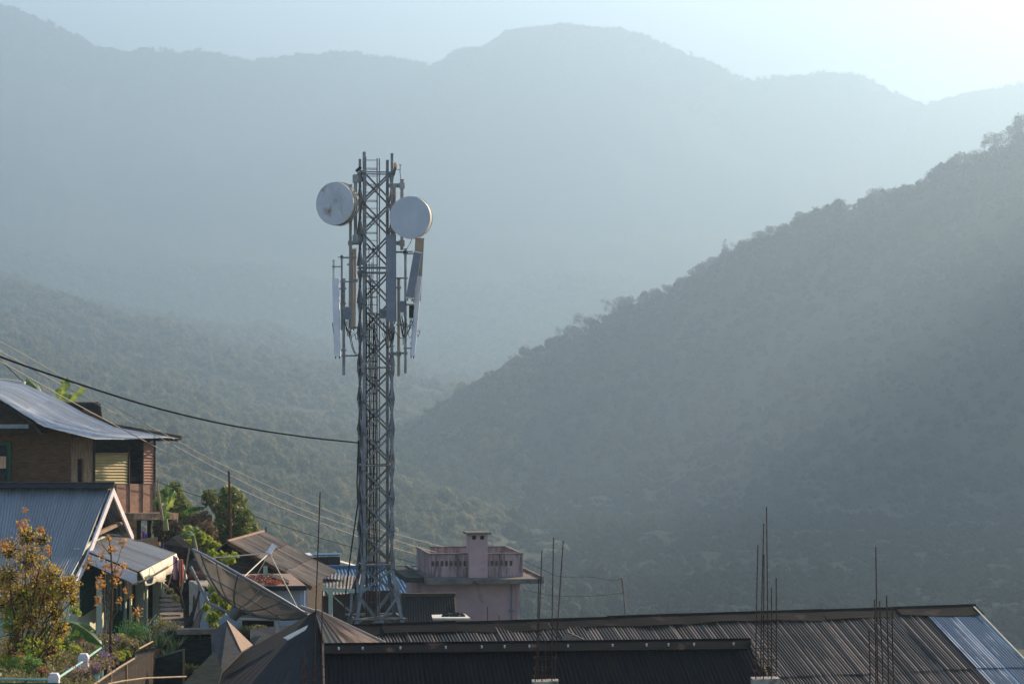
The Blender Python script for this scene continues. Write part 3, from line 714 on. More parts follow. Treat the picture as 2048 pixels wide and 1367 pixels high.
# lamp, rod, small box at the head
t = empty("warning_lamp", "orange aviation lamp at the tower's top right", "warning lamp", loc=P(790.5, 336, 89.4))
m = MB(); m.tube([P(790.5, 334, 89.4), P(790.5, 332, 89.4), P(790.5, 327, 89.4), P(790.5, 324.5, 89.4)], [.05, .065, .06, .02], 10); m.build("lens", mat("amber_lens", (0.75, 0.30, 0.12), rough=0.3), t)
m = MB(); m.tube([P(790.5, 338, 89.4), P(790.5, 334, 89.4)], .055, 8); m.bar(P(790, 337, 89.4), P(787, 350, 89.6), .08, .08); m.build("base", M['steel_dark'], t)
t = empty("lightning_rod", "thin rod with a small flat head at the tower's top right", "rod", loc=P(801, 358, 89.5))
m = MB(); m.tube([P(802, 358, 89.5), P(800, 345, 89.5), P(800.5, 330, 89.5)], .018, 6); m.tube([P(800, 339, 89.5), P(788, 339, 89.6)], .012, 5); m.build("rod", M['steel'], t)
m = MB(); m.tube([P(800.5, 331, 89.5), P(800.5, 329, 89.5)], [.02, .05], 8); m.build("head", M['cream'], t)
t = empty("floodlight", "small dark floodlight clamped near the tower's top left", "floodlight", loc=P(717, 340, 89.7))
m = MB(); m.bar(P(712, 343, 89.6), P(722, 334, 89.6), .14, .10); m.build("housing", M['black'], t)
m = MB(); m.bar(P(717, 338, 89.7), P(719, 346, 90), .03); m.build("bracket", M['steel_dark'], t)
# ------------------------------------------------------------------ WOODEN HOUSE (upper left)
def poly(name, pts, mt, parent, t=0.05, **kw):
    """flat board cut to a polygon, t thick"""
    p = [Vector(q) for q in pts]; n = (p[1] - p[0]).cross(p[2] - p[0]).normalized(); k = len(p)
    if n.y > 0: n = -n
    m = MB(); m.v = [tuple(q) for q in p] + [tuple(q - n * t) for q in p]
    m.f = [tuple(range(k)), tuple(range(k, 2 * k))[::-1]] + [(i, k + i, k + (i + 1) % k, (i + 1) % k) for i in range(k)]
    m.uv = [[(0, 0)] * len(f) for f in m.f]; m.mi = [0] * len(m.f)
    o = m.build(name, mt, parent)
    if kw: tag(o, **kw)
    return o
wh = empty("wooden_house", "weathered plank house with shiny curved tin roof, upper left corner", "house", loc=P(150, 1080, 82))
def WD(u): return 80 + 4.6 * (u - 142) / 166.0
def WP(u, v, o=0.0): 
    p = P(u, v, WD(u)); return p + Vector((.86, -.5, 0)) * o
near = [P(-90, 752, 78), P(0, 797, 78), P(45, 827, 78.3), P(90, 853, 78.6), P(190, 878, 79), P(255, 878, 81), P(333, 874, 84.4)]
far = [P(-90, 742, 88), P(50, 768, 88), P(120, 799, 87.5), P(165, 824, 87.2), P(228, 853, 87), P(300, 866, 86.8), P(363, 877, 86.4)]
def corr_along(name, near, far, mt, parent, pitch=0.09, amp=0.014):
    V = []; UV = []; FF = []; W = 9.0; nc = int(W / pitch * 6); L = 0
    for k in range(len(near)):
        if k: L += (near[k] - near[k - 1]).length
        nn = (far[k] - near[k]).cross((near[min(k + 1, len(near) - 1)] - near[max(k - 1, 0)])).normalized()
        if nn.z < 0: nn = -nn
        for i in range(nc + 1):
            s = i / nc; V.append(near[k].lerp(far[k], s) + nn * math.sin(2 * math.pi * s * W / pitch) * amp); UV.append((s * W, L))
    for k in range(len(near) - 1):
        for i in range(nc):
            c = k * (nc + 1) + i; FF.append((c, c + 1, c + nc + 2, c + nc + 1))
    return npmesh(name, [tuple(v) for v in V], FF, mt, parent=parent, uv=UV, smooth=True)
roof = corr_along("roof", near, far, R_['house'], wh)
m = MB(); m.tube([p + Vector((0, 0, .03)) for p in far[3:]], .09, 6); m.build("edge_board", M['wood'], roof)
m = MB(); m.bar(P(-90, 748, 88), P(50, 766, 88), .2, .12); m.build("ridge_cap", M['cream'], roof)
poly("gable_wall", [P(-90, 752, 79.2), P(0, 800, 79.2), P(45, 831, 79.2), P(92, 857, 79.2), P(92, 866, 79.2), P(-90, 866, 79.2)], M['wood_dark'], wh, .1)
m = MB(); pts = [P(-10, 804, 78.6), P(14, 812, 78.6), P(40, 826, 78.7), P(66, 846, 78.8), P(84, 866, 78.9)]
for a, b in zip(pts, pts[1:]): m.bar(a, b, .10, .42, up=(0, -1, 0))
m.build("verge_board", M['wood_dark'], wh)
m = MB(); m.bar(P(-90, 852, 78.5), P(57, 852, 78.5), .16, .13); m.build("gutter", M['steel'], wh)
poly("front_wall", [P(-90, 850, 80), P(90, 854, 80), P(142, 868, 80), P(142, 1000, 80), P(-90, 1000, 80)], M['wood'], wh, .12)
w1 = poly("window", [P(-20, 884, 79.9), P(21, 884, 79.9), P(21, 967, 79.9), P(-20, 967, 79.9)], M['green'], wh, .08)
poly("pane", [P(-16, 890, 79.8), P(12, 890, 79.8), P(12, 960, 79.8), P(-16, 960, 79.8)], M['black'], w1, .02)
poly("curtain", [P(-16, 912, 79.76), P(12, 912, 79.76), P(12, 936, 79.76), P(-16, 936, 79.76)], M['curtain'], w1, .01)
def wp(name, u0, v0, u1, v1, mt, t=.08, o=0.0, par=None):
    return poly(name, [WP(u0, v0, o), WP(u1, v0, o), WP(u1, v1, o), WP(u0, v1, o)], mt, par or wh, t)
m = MB()
for (u0, v0, u1, v1) in ((142, 874, 187, 917), (142, 917, 155, 967), (167, 917, 187, 967)):
    m.slab([WP(u0, v0), WP(u1, v0), WP(u1, v1), WP(u0, v1)], .08, n=Vector((.86, -.5, 0)))
m.build("board_wall", M['wood_pale'], wh)
def corr_h(name, u0, v0, u1, v1, mt, par, DF=WP, pitch=0.1, amp=.018):   # ribs lying level
    a, b, c, d = DF(u0, v0), DF(u0, v1), DF(u1, v0), DF(u1, v1)
    V = []; UV = []; FF = []; H = (a - b).length; W = (c - a).length; nc = int(H / pitch * 6); nn = (c - a).cross(b - a).normalized()
    if nn.y > 0: nn = -nn
    for j, (t0, t1) in enumerate(((a, b), (a.lerp(c, .5), b.lerp(d, .5)), (c, d))):
        for i in range(nc + 1):
            s = i / nc; V.append(t0.lerp(t1, s) + nn * (amp + amp * math.sin(2 * math.pi * s * H / pitch))); UV.append((s * H, j * W / 2))
    for j in range(2):
        for i in range(nc): q = j * (nc + 1) + i; FF.append((q, q + 1, q + nc + 2, q + nc + 1))
    o = npmesh(name, [tuple(v) for v in V], FF, mt, parent=par, uv=UV, smooth=True)
    m = MB(); m.slab([a, c, d, b], .03, n=nn); m.build("backing_board", M['wood_dark'], par); return o
corr_h("yellow_cladding", 187, 905, 256, 968, R_['yellow'], wh)
corr_h("brown_cladding", 285, 884, 308, 968, R_['redbrown'], wh)
wp("lower_wall", 200, 967, 308, 1040, mat("pinkish_boards", (0.30, 0.17, 0.12), (0.20, 0.11, 0.08), rough=.85, scale=2.2, stretch=(1, 1, 5), detail=8, c3=(.12, .07, .05), s3=2))
m = MB()
for u in (230, 257, 283, 307): m.bar(WP(u, 1040, .03), WP(u, 966, .03), .07, .04)
m.build("wall_batten", M['wood_pale'], wh)
for (u, v0, v1, ww) in ((187, 874, 970, .08), (221, 874, 905, .06), (256, 872, 967, .08), (284, 872, 967, .08), (308, 872, 1040, .08)):
    m = MB(); m.bar(WP(u, v1, .02), WP(u, v0, .02), ww, ww); m.build("post", M['wood_dark'], wh)
m = MB(); m.slab([WP(187, 905, .03), WP(256, 905, .03), WP(256, 909, .03), WP(187, 909, .03)], .06, n=Vector((.86, -.5, 0))); m.build("rail", M['wood_pale'], wh)
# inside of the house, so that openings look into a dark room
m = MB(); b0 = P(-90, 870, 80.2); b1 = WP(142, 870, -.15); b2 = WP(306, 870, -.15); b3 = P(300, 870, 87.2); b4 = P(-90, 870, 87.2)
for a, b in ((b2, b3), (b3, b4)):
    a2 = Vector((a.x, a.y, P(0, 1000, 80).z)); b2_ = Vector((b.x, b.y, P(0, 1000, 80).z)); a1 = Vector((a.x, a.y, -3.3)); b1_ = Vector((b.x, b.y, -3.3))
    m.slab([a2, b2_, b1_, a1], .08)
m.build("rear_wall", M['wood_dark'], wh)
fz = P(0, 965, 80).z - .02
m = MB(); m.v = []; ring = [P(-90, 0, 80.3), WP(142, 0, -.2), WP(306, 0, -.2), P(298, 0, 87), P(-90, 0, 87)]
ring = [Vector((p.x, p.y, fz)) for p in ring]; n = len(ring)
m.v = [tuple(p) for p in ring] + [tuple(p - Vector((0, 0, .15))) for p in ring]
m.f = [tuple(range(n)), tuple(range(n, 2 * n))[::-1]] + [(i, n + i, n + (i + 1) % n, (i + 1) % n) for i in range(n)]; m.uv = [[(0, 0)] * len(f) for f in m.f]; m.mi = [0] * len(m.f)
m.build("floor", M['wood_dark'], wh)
e = WP(325, 1022); m = MB()
a = WP(228, 1031, .35); b = WP(318, 1030, .35); m.bar(a, b, .95, .22); m.build("ledge", M['wood_pale'], wh)
for u in (246, 282, 303):
    m = MB(); m.bar(WP(u, 1110, -.1), WP(u, 1034, -.1), .13, .13); m.build("stilt", M['wood_dark'], wh)
poly("under_shade_panel", [WP(200, 1034, -.6), WP(309, 1034, -.6), WP(309, 1130, -.6), WP(200, 1130, -.6)], M['wood_dark'], wh, .1)  # dark panel stands in for the shade behind the stilts
m = MB()
for k in range(9):
    u = 195 + k * 17; m.bar(WP(u, 878 - 0.02 * k, -.1), WP(u, 879, .55), .06, .08)
m.build("rafter_ends", M['wood_dark'], roof)
t = empty("roof_shed", "small black shed top sticking up behind the tin roof", "shed", loc=P(175, 845, 92))
poly("front_wall", [P(130, 808, 90), P(195, 807, 90), P(199, 838, 90), P(130, 838, 90)], M['black'], t, .1)
poly("side_wall", [P(195, 807, 90), P(197, 809, 92), P(201, 836, 92), P(199, 838, 90)], M['wood_dark'], t, .1)
poly("top", [P(130, 808, 90), P(196, 807, 90), P(197, 805.5, 92), P(131, 806, 92)], M['wood_dark'], t, .06)

# ------------------------------------------------------------------ GREEN HOUSE (lower left)
gh = empty("green_house", "cream and green house with blue-grey tin gable roof, lower left", "house", loc=P(137, 1300, 67))
RG0, RG1 = P(-90, 976, 70), P(219, 976, 70)
nr = corr("roof_front", [[RG0, RG1], [P(-90, 1110, 67.2), P(166, 1108, 67.2)], [P(-90, 1154, 65.9), P(138, 1160, 65.9)]], R_['blue'], gh, pitch=0.078, amp=.013, jag=.03)
corr("roof_back", [[RG0, RG1], [P(-60, 1065, 74), P(259, 1067, 74)]], R_['blue'], gh, pitch=0.078)
m = MB(); a = P(-90, 968, 70); b = P(229, 968, 70)
m.tube([a, b], .07, 8); m.slab([a + Vector((0, -.01, .02)), b + Vector((0, -.01, .02)), b + Vector((0, -.28, -.10)), a + Vector((0, -.28, -.10))], .02); m.slab([b + Vector((0, .02, .02)), a + Vector((0, .02, .02)), a + Vector((0, .3, -.12)), b + Vector((0, .3, -.12))], .02)
m.build("ridge_cap", R_['greyplane'], gh)
apex = P(222, 974, 70) + Vector((.03, 0, 0)); ne = P(140, 1166, 65.8) + Vector((.05, 0, 0)); fe = P(261, 1070, 74.1) + Vector((.05, 0, 0)); kink = P(168, 1113, 67.2) + Vector((.04, 0, 0))
for a, b in ((apex, kink), (kink, ne), (apex, fe)):
    m = MB(); m.bar(a, b, .05, .26, up=(1, 0, 0)); m.bar(a, b, .05, .26, up=(0, 0, 1))
    m.v = []; m.f = []; m.uv = []; m.mi = []
    dn = Vector((0, 0, -.24)); sx = Vector((.05, 0, 0)); m.hexa([a + dn, a + dn + sx, b + dn + sx, b + dn, a, a + sx, b + sx, b]); m.build("bargeboard", M['white_frame'], gh)
m = MB(); m.bar(P(-90, 1161, 65.85), P(137, 1166, 65.85), .05, .17); m.build("fascia", M['white_frame'], gh)
GX = -12.05
def G(y, v): 
    """point on the gable-side wall plane x = GX, at distance y, that shows at photo row v"""
    return Vector((GX, y, (CY - v) / F * y))
zb = -8.9
def gz(y, z): return Vector((GX, y, z))
m = MB()
def gwall(y0, y1, z0, z1, x=GX, t=.15): m.box((x - t / 2, (y0 + y1) / 2, (z0 + z1) / 2), (t / 2, (y1 - y0) / 2, (z1 - z0) / 2))
gwall(66.3, 67.4, zb, -6.3); gwall(67.4, 71.6, zb, -7.65); gwall(71.6, 73.9, zb, -5.9); gwall(67.4, 71.6, -6.45, -5.75)
m.build("side_wall", M['cream_wall'], gh)
poly("gable_infill", [Vector((GX - .3, 66.5, -6.45)), Vector((GX - .3, 70, -4.35)), Vector((GX - .3, 73.8, -5.9)), Vector((GX - .3, 73.8, -6.4))], M['wood_dark'], gh, .08)
m = MB(); m.bar(Vector((GX + .25, 68.1, -5.45)), Vector((GX + .25, 73.0, -5.45)), .1, .1); m.build("collar_beam", M['wood_pale'], gh)
win = MB()
for k in range(22):
    y = 67.45 + k * .195; win.bar(Vector((GX + .03, y, -7.6)), Vector((GX + .03, y, -6.5)), .035, .035)
for z in (-7.62, -7.05, -6.48): win.bar(Vector((GX + .03, 67.4, z)), Vector((GX + .03, 71.6, z)), .06, .06)
w_ = win.build("window", M['green'], gh)
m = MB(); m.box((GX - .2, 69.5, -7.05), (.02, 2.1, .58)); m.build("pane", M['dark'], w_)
m = MB(); m.slab([P(-90, 1165, 66.4), P(141, 1165, 66.4), Vector((P(141, 1165, 66.4).x, 66.4, zb)), Vector((P(-90, 1165, 66.4).x, 66.4, zb))], .15, n=Vector((0, -1, 0))); m.build("front_wall", M['sage'], gh)
for u in (97, 134):
    m = MB(); a = P(u, 1165, 66.2); m.bar(Vector((a.x, a.y, zb)), a, .16, .16); m.build("post", M['cream_wall'], gh)
# porch side
pr = corr("porch_roof", [[P(178, 1103, 67.2), P(200, 1056, 73.4)], [P(273, 1143, 66.9), P(347, 1106, 73.6)]], R_['porch'], gh, pitch=.085, amp=.012)
a, b, c = P(176, 1106, 67.15), P(274, 1146, 66.8), P(348, 1108, 73.6)
m = MB(); m.slab([a, b, b + Vector((0, 0, -.32)), a + Vector((0, 0, -.28))], .04, n=Vector((0, -1, 0))); m.build("porch_fascia", M['white_frame'], gh)
rr = random.Random(8); tv = []; N = 16
for j in range(4):
    for i in range(N + 1):
        s = i / N; p = b.lerp(c, s); w_h = .34 + .16 * math.sin(s * 3.0) + .05 * math.sin(s * 17)
        tv.append(p + Vector((.06 + .07 * math.sin(s * 23 + j) * (j / 3) + .05 * j, 0, -w_h * j / 3 + .03)))
FF = [(j * (N + 1) + i, j * (N + 1) + i + 1, (j + 1) * (N + 1) + i + 1, (j + 1) * (N + 1) + i) for j in range(3) for i in range(N)]
o = npmesh("valance", [tuple(p) for p in tv], FF, M['tarp'], parent=gh, smooth=True); sm = o.modifiers.new("s", 'SOLIDIFY'); sm.thickness = .012
def PX(y): return -11.55 + (y - 67.5) * .148        # line of the porch front
def pil(y, w1, w2, z1=-6.62):
    m = MB(); x = PX(y); m.box((x, y, (zb + z1) / 2), (w1 / 2, w2 / 2, (z1 - zb) / 2)); return m
for y, ww, mt in ((67.6, .16, 'cream_wall'), (69.6, .26, 'sage'), (70.0, .1, 'cream_wall'), (71.4, .24, 'sage'), (71.55, .1, 'cream_wall'), (73.1, .26, 'sage'), (73.22, .1, 'cream_wall')):
    mm = pil(y, ww, .22 if mt == 'sage' else .08); 
    if mt == 'cream_wall' and y > 68: mm = MB(); mm.box((PX(y) + .14, y, (zb - 6.62) / 2), (.025, .10, (-6.62 - zb) / 2))  # thin cream strips paint the sunlit edges of the pillars
    mm.build("pillar_and_lit_edge", M[mt], gh)
# recessed bays between the pillars, facing the camera
for (u0, u1, D, top, bot, mt, nm) in ((213, 222, 69.4, 1140, 1260, 'sage', 'wall_strip'), (222, 246, 69.5, 1150, 1221, 'curtain', 'curtain_window'), (222, 246, 69.45, 1221, 1275, 'green', 'louvre_door'),
                                      (263, 278, 71.5, 1155, 1221, 'curtain', 'curtain_window'), (263, 278, 71.45, 1221, 1275, 'green', 'louvre_door'), (294, 307, 73.2, 1140, 1215, 'dark', 'doorway'), (294, 307, 73.15, 1215, 1262, 'green', 'louvre_door'),
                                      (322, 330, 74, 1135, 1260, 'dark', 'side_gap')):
    o = poly(nm, [P(u0, top, D), P(u1, top, D), P(u1, bot, D), P(u0, bot, D)], M[mt], gh, .06)
    if nm == 'curtain_window':
        m = MB()
        for k in range(4): uu = u0 + (u1 - u0) * k / 3; m.bar(P(uu, top, D - .04), P(uu, bot, D - .04), .04)
        m.bar(P(u0, top, D - .04), P(u1, top, D - .04), .05); m.build("frame", M['green'], o)
    if nm == 'louvre_door':
        m = MB(); v = top + 3
        while v < bot: m.bar(P(u0, v, D - .05), P(u1, v, D - .05), .03, .04); v += 3.2
        m.build("slats", M['green'], o)
poly("inner_wall", [Vector((-12.0, 71.8, -6)), Vector((-10.9, 74.4, -6)), Vector((-10.9, 74.4, zb)), Vector((-12.0, 71.8, zb))], M['wood_dark'], gh, .08)
poly("back_wall", [P(-90, 1000, 73.9), P(258, 1075, 73.9), P(258, 1180, 73.9), P(-90, 1180, 73.9)], M['sage'], gh, .1)
m = MB(); m.box((-15, 70, zb - .1), (5, 4.2, .1)); m.build("floor", M['concrete'], gh)

# ------------------------------------------------------------------ BROWN SHED, DARK SHEDS, FLAT-ROOFED HOUSE
bs = empty("brown_roofed_shed", "dark timber shed under a broad brown corrugated roof", "shed", loc=P(540, 1180, 71))
r0, r1 = P(455, 1082, 70), P(527, 1062, 76.5); e0, e1 = P(622, 1173, 68.2), P(670, 1142, 74.7)
corr("roof", courses(r0, r1, e0, e1, 3), R_['brown'], bs, pitch=.11, amp=.018, jag=.04, lift=.03)
l0, l1 = P(418, 1112, 69.4), P(500, 1085, 76)
corr("roof_rear_slope", [[r0, r1], [l0, l1]], R_['brown'], bs, pitch=.11)
m = MB(); m.tube([r0, r1], .05, 6); m.build("ridge_cap", M['wood_pale'], bs)
poly("gable_wall", [P(455, 1086, 70.4), P(612, 1172, 69.2), P(612, 1215, 69.2), P(424, 1215, 69.9), P(424, 1112, 69.9)], M['wood_dark'], bs, .1)
m = MB(); m.bar(P(454, 1084, 69.9), P(622, 1175, 68.1), .05, .12); m.build("bargeboard", M['wood'], bs)
poly("side_wall", [P(602, 1178, 69.2), P(646, 1150, 74.7), P(646, 1240, 74.7), P(602, 1240, 69.2)], M['wood_dark'], bs, .1)
m = MB(); m.bar(P(531, 1190, 69), P(531, 1131, 69), .12, .12); m.build("post", M['sage'], bs)

def small_shed(label, pts_ridge, pts_l, pts_r, wallv, mt, wall='wood_dark'):
    t = empty("tin_shed", label, "shed", loc=(Vector(pts_ridge[0]) + Vector(pts_r[0])) / 2)
    corr("roof", [[pts_ridge[0], pts_ridge[1]], [pts_r[0], pts_r[1]]], mt, t, pitch=.09)
    corr("roof_far_slope", [[pts_ridge[0], pts_ridge[1]], [pts_l[0], pts_l[1]]], mt, t, pitch=.09)
    a, b, c = Vector(pts_ridge[0]), Vector(pts_l[0]), Vector(pts_r[0]); z = P(0, wallv, a.y).z
    poly("gable_wall", [a, c, Vector((c.x, c.y, z)), Vector((b.x, b.y, z)), b], M[wall], t, .06); return t
small_shed("low black-roofed shed behind the porch and clothes line", (P(345, 1074, 79), P(360, 1066, 84)), (P(318, 1092, 78.5), P(335, 1082, 84)), (P(400, 1118, 77.5), P(412, 1100, 83)), 1200, R_['black'])
small_shed("dark shed roof left of the mesh dish top", (P(385, 1118, 74.5), P(400, 1108, 79)), (P(352, 1142, 74), P(366, 1128, 79)), (P(440, 1150, 73.5), P(452, 1140, 78)), 1230, R_['black'])
fh = empty("flat_roofed_house", "blue-white walled house with flat brown roof and dark doorway", "house", loc=P(540, 1260, 63))
z0 = P(0, 1172, 62.6)
poly("flat_roof", [P(410, 1174, 62.6), P(614, 1172, 62.6), P(580, 1146, 65.8), P(430, 1148, 65.8)], mat("flat_roof_boards", (0.30, 0.20, 0.15), (0.20, 0.13, 0.095), rough=.9, scale=3, stretch=(1, 5, 1), detail=7), fh, .05)
m = MB(); m.bar(P(410, 1177, 62.6), P(614, 1175, 62.6), .06, .12); m.build("fascia", M['black'], fh)
for (u0, u1, v0, v1, mt, nm) in ((400, 480, 1180, 1285, 'whitewash', 'front_wall'), (548, 608, 1179, 1285, 'whitewash', 'front_wall'), (480, 548, 1180, 1210, 'whitewash', 'lintel')):
    poly(nm, [P(u0, v0, 63), P(u1, v0, 63), P(u1, v1, 63), P(u0, v1, 63)], M[mt], fh, .12)
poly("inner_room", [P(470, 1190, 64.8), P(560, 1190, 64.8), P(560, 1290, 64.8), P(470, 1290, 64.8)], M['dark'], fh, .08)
m = MB(); m.bar(P(481, 1285, 62.9), P(481, 1212, 62.9), .08, .08); m.build("door_jamb", M['whitewash'], fh)
m = MB(); m.bar(P(605, 1285, 62.9), P(605, 1179, 62.9), .12, .08); m.build("corner_board", M['whitewash'], fh)
poly("side_wall", [P(608, 1178, 63), P(576, 1160, 65.7), P(576, 1260, 65.7), P(608, 1290, 63)], M['whitewash'], fh, .1)
# chillies spread to dry on the flat roof: uncountable
rr = np.random.default_rng(3)
FZ = P(0, 1173, 62.6).z
def chilpatch(x0, x1, y0, y1, n, nm, label):
    V = []; FF = []
    for i in range(n):
        p = Vector((x0 + (x1 - x0) * rr.random(), y0 + (y1 - y0) * rr.random(), FZ + .05 + .02 * rr.random()))
        p.z += (p.y - 62.6) * (P(0, 1147, 65.8).z - FZ) / 3.2
        d = rr.normal(size=3) * .035; e = rr.normal(size=3) * .018; d[2] *= .3
        V += [tuple(p), tuple(p + Vector(d)), tuple(p + Vector(d) + Vector(e)), tuple(p + Vector(e))]; FF.append((4 * i, 4 * i + 1, 4 * i + 2, 4 * i + 3))
    o = npmesh(nm, V, FF, leafmat("dried_" + nm, ([(0.20, 0.06, 0.03), (0.32, 0.10, 0.05), (0.13, 0.05, 0.03)] if n > 1000 else [(0.45, 0.08, 0.03), (0.60, 0.18, 0.06), (0.30, 0.06, 0.03)]), trans=0), attr=np.repeat(rr.random(n), 4)); tag(o, label, "chillies", kind="stuff")
chilpatch(P(462, 0, 63).x, P(532, 0, 63).x, 63.0, 64.8, 1500, "drying_chillies", "red chillies spread to dry on the flat roof behind the mesh dish")
chilpatch(P(534, 0, 63).x, P(560, 0, 63).x, 62.9, 63.5, 500, "chilli_heap", "small bright orange-red chilli heap at the flat roof's front edge")
t = empty("roof_mat", "dark brown curved mat lying on the flat roof by the chillies", "mat", loc=P(545, 1160, 64))
m = MB(); pts = [P(518, 1150, 65.0), P(535, 1147, 65.2), P(560, 1152, 64.8), P(578, 1162, 63.8), P(578, 1168, 63.0), P(552, 1158, 64.0), P(530, 1154, 64.6)]
poly("cloth", [p + Vector((0, 0, .03)) for p in pts], M['wood_dark'], t, .03)

# tan block wall, basket, stones between the porch and the white wall
t = empty("tan_box_bin", "tan plastered block with open top beside the bare branches", "block", loc=P(400, 1215, 66))
poly("front_face", [P(378, 1160, 66), P(402, 1172, 65.2), P(402, 1240, 65.2), P(378, 1240, 66)], M['concrete'], t, .1)
poly("side_face", [P(402, 1172, 65.2), P(438, 1168, 66), P(438, 1240, 66), P(402, 1240, 65.2)], M['wood_pale'], t, .1)
poly("top", [P(378, 1160, 66), P(402, 1173, 65.2), P(438, 1168, 66), P(425, 1160, 67.2)], M['concrete'], t, .08)
t = empty("basket", "reddish-brown shallow round basket lying by the tan block", "basket", loc=P(396, 1158, 68))
c = P(396, 1151, 67.6); m = MB(); m.tube([c + Vector((-.28, .0, 0)), c + Vector((-.22, 0, .0)), c + Vector((0, 0, -.0)), c + Vector((.22, 0, 0)), c + Vector((.28, 0, 0))], [.02, .11, .13, .11, .02], 12); m.build("bowl", M['terracotta'], t)

# ------------------------------------------------------------------ ROOFS BEHIND THE TOWER
t = empty("blue_roofed_building", "long low building with bright blue tin roof behind the tower", "building", loc=P(760, 1190, 108))
corr("roof", courses(P(640, 1136, 112), P(840, 1136, 112), P(650, 1192, 104), P(880, 1192, 104), 2), R_['farblue'], t, pitch=.16, amp=.03)
m = MB(); m.bar(P(638, 1133, 112), P(842, 1133, 112), .2, .14); m.build("ridge_cap", R_['farblue'], t)
m = MB(); m.slab([P(640, 1186, 105), P(880, 1186, 105), P(880, 1280, 105), P(640, 1280, 105)], .2, n=Vector((0, -1, 0))); m.build("front_wall", M['wood_dark'], t)
m = MB(); m.slab([P(640, 1137, 112.2), P(842, 1137, 112.2), P(842, 1230, 112.2), P(640, 1230, 112.2)], .2, n=Vector((0, 1, 0))); m.build("rear_wall", M['wood_dark'], t)
t = empty("grey_roofed_hut", "small grey tin hut with pale sheets behind the brown roof", "hut", loc=P(645, 1150, 116))
corr("front_cladding", [[P(612, 1114, 115), P(680, 1112, 115)], [P(612, 1140, 114.6), P(680, 1140, 114.6)]], R_['greyplane'], t, pitch=.12)
poly("roof", [P(608, 1112, 114.7), P(681, 1110, 114.7), P(683, 1107.5, 117.5), P(612, 1108, 117.5)], R_['farblue'], t, .06)
poly("pale_sheet", [P(680, 1125, 113.9), P(712, 1134, 113.9), P(712, 1131, 117), P(680, 1122, 117)], M['cream'], t, .05)
poly("light_sheet", [P(607, 1112, 114), P(625, 1111, 114), P(619, 1106, 116), P(609, 1107, 116)], M['radome_lit'], t, .04)
t = empty("dark_walled_building", "dark reddish building with grey lean-to roof behind the tower base", "building", loc=P(660, 1250, 98))
corr("roof", courses(P(600, 1158, 98), P(722, 1150, 98), P(604, 1196, 94), P(716, 1184, 94), 2), R_['brown'], t, pitch=.14, amp=.02)
poly("front_wall", [P(600, 1186, 95), P(780, 1180, 95), P(780, 1275, 95), P(600, 1275, 95)], mat("dark_red_boards", (0.045, 0.022, 0.018), (0.075, 0.04, 0.03), rough=.9, scale=3, stretch=(5, 5, 1)), t, .12)
corr("torn_sheet", [[P(640, 1143, 99), P(725, 1152, 99)], [P(640, 1156, 97), P(720, 1163, 97)]], R_['long'], t, pitch=.14, amp=.02)
poly("dark_tarpaulin", [P(625, 1160, 97.5), P(716, 1160, 97.5), P(700, 1174, 96.5), P(640, 1172, 96.5)], M['black'], t, .04)
t = empty("pipe_frame", "white metal pipe frame left of the tower base", "frame", loc=P(660, 1250, 88))
for nm, a, b, w_ in (("top_rail", P(600, 1175, 87.5), P(708, 1181, 88.5), .14), ("post", P(661, 1250, 88), P(661, 1180, 88), .14), ("brace", P(664, 1190, 88.2), P(700, 1222, 89), .05), ("brace", P(658, 1195, 88.2), P(650, 1180, 88), .05), ("stub", P(648, 1176, 88), P(648, 1167, 88), .08), ("stub", P(671, 1176, 88), P(671, 1166, 88), .08)):
    m = MB(); m.bar(a, b, w_); m.build(nm, M['steel'] if nm == 'brace' else M['sage'], t)
t = empty("black_roofed_shed", "shed with black corrugated roof between tower and pink house", "shed", loc=P(855, 1250, 92))
corr("roof", [[P(770, 1192, 95), P(908, 1191, 95)], [P(770, 1262, 92.5), P(914, 1258, 92.5)]], R_['black'], t, pitch=.10, amp=.009)
m = MB(); m.bar(P(768, 1189, 95), P(911, 1188, 95), .22, .13); m.build("ridge_cap", M['wood_dark'], t)
corr("rear_roof", [[P(770, 1192, 95.1), P(908, 1191, 95.1)], [P(772, 1230, 99), P(905, 1228, 99)]], R_['black'], t, pitch=.10)
poly("gable_wall", [P(908, 1194, 95.1), P(913, 1258, 91), P(913, 1330, 91), P(905, 1330, 98.5), P(904, 1230, 98.5)], M['wood_dark'], t, .08)
t = empty("water_tank", "cream slab-topped tank with black bundles behind the long roof", "tank", loc=P(903, 1262, 80))
m = MB(); m.hexa([P(867, 1275, 79), P(938, 1275, 79), P(930, 1275, 82), P(870, 1275, 82), P(869, 1238, 79), P(938, 1238, 79), P(928, 1229, 82), P(866, 1231, 82)]); m.build("wall", M['cream'], t)
m = MB(); m.hexa([P(865, 1239, 78.8), P(941, 1239, 78.8), P(930, 1230, 82), P(864, 1232, 82), P(865, 1235, 78.8), P(941, 1235, 78.8), P(930, 1226.5, 82), P(863, 1228.5, 82)]); m.build("slab", M['cream'], t)
for (u, v, r, n_) in ((897, 1233, .16, 1), (918, 1231, .14, 2)):
    b = empty("black_bundle", ("rounded black bundle on the left of the tank slab", "flatter black bundle on the right of the tank slab")[n_ - 1], "bundle", "black bundles on the tank", loc=P(u, v + 2, 79.8))
    m = MB(); q = P(u, v, 79.8); m.tube([q + Vector((-.22, 0, -.02)), q + Vector((-.17, 0, 0)), q, q + Vector((.13, .02, .01)), q + Vector((.2, 0, -.02))], [.05, r * .8, r * .95, r * .75, .04], 9); m.build("bag", M['black'], b)
    m = MB(); m.bar(q + Vector((.02, -.15, -.2)), q + Vector((.02, -.15, .05)), .05, .03); m.build("strap", M['radome_dark'], b)

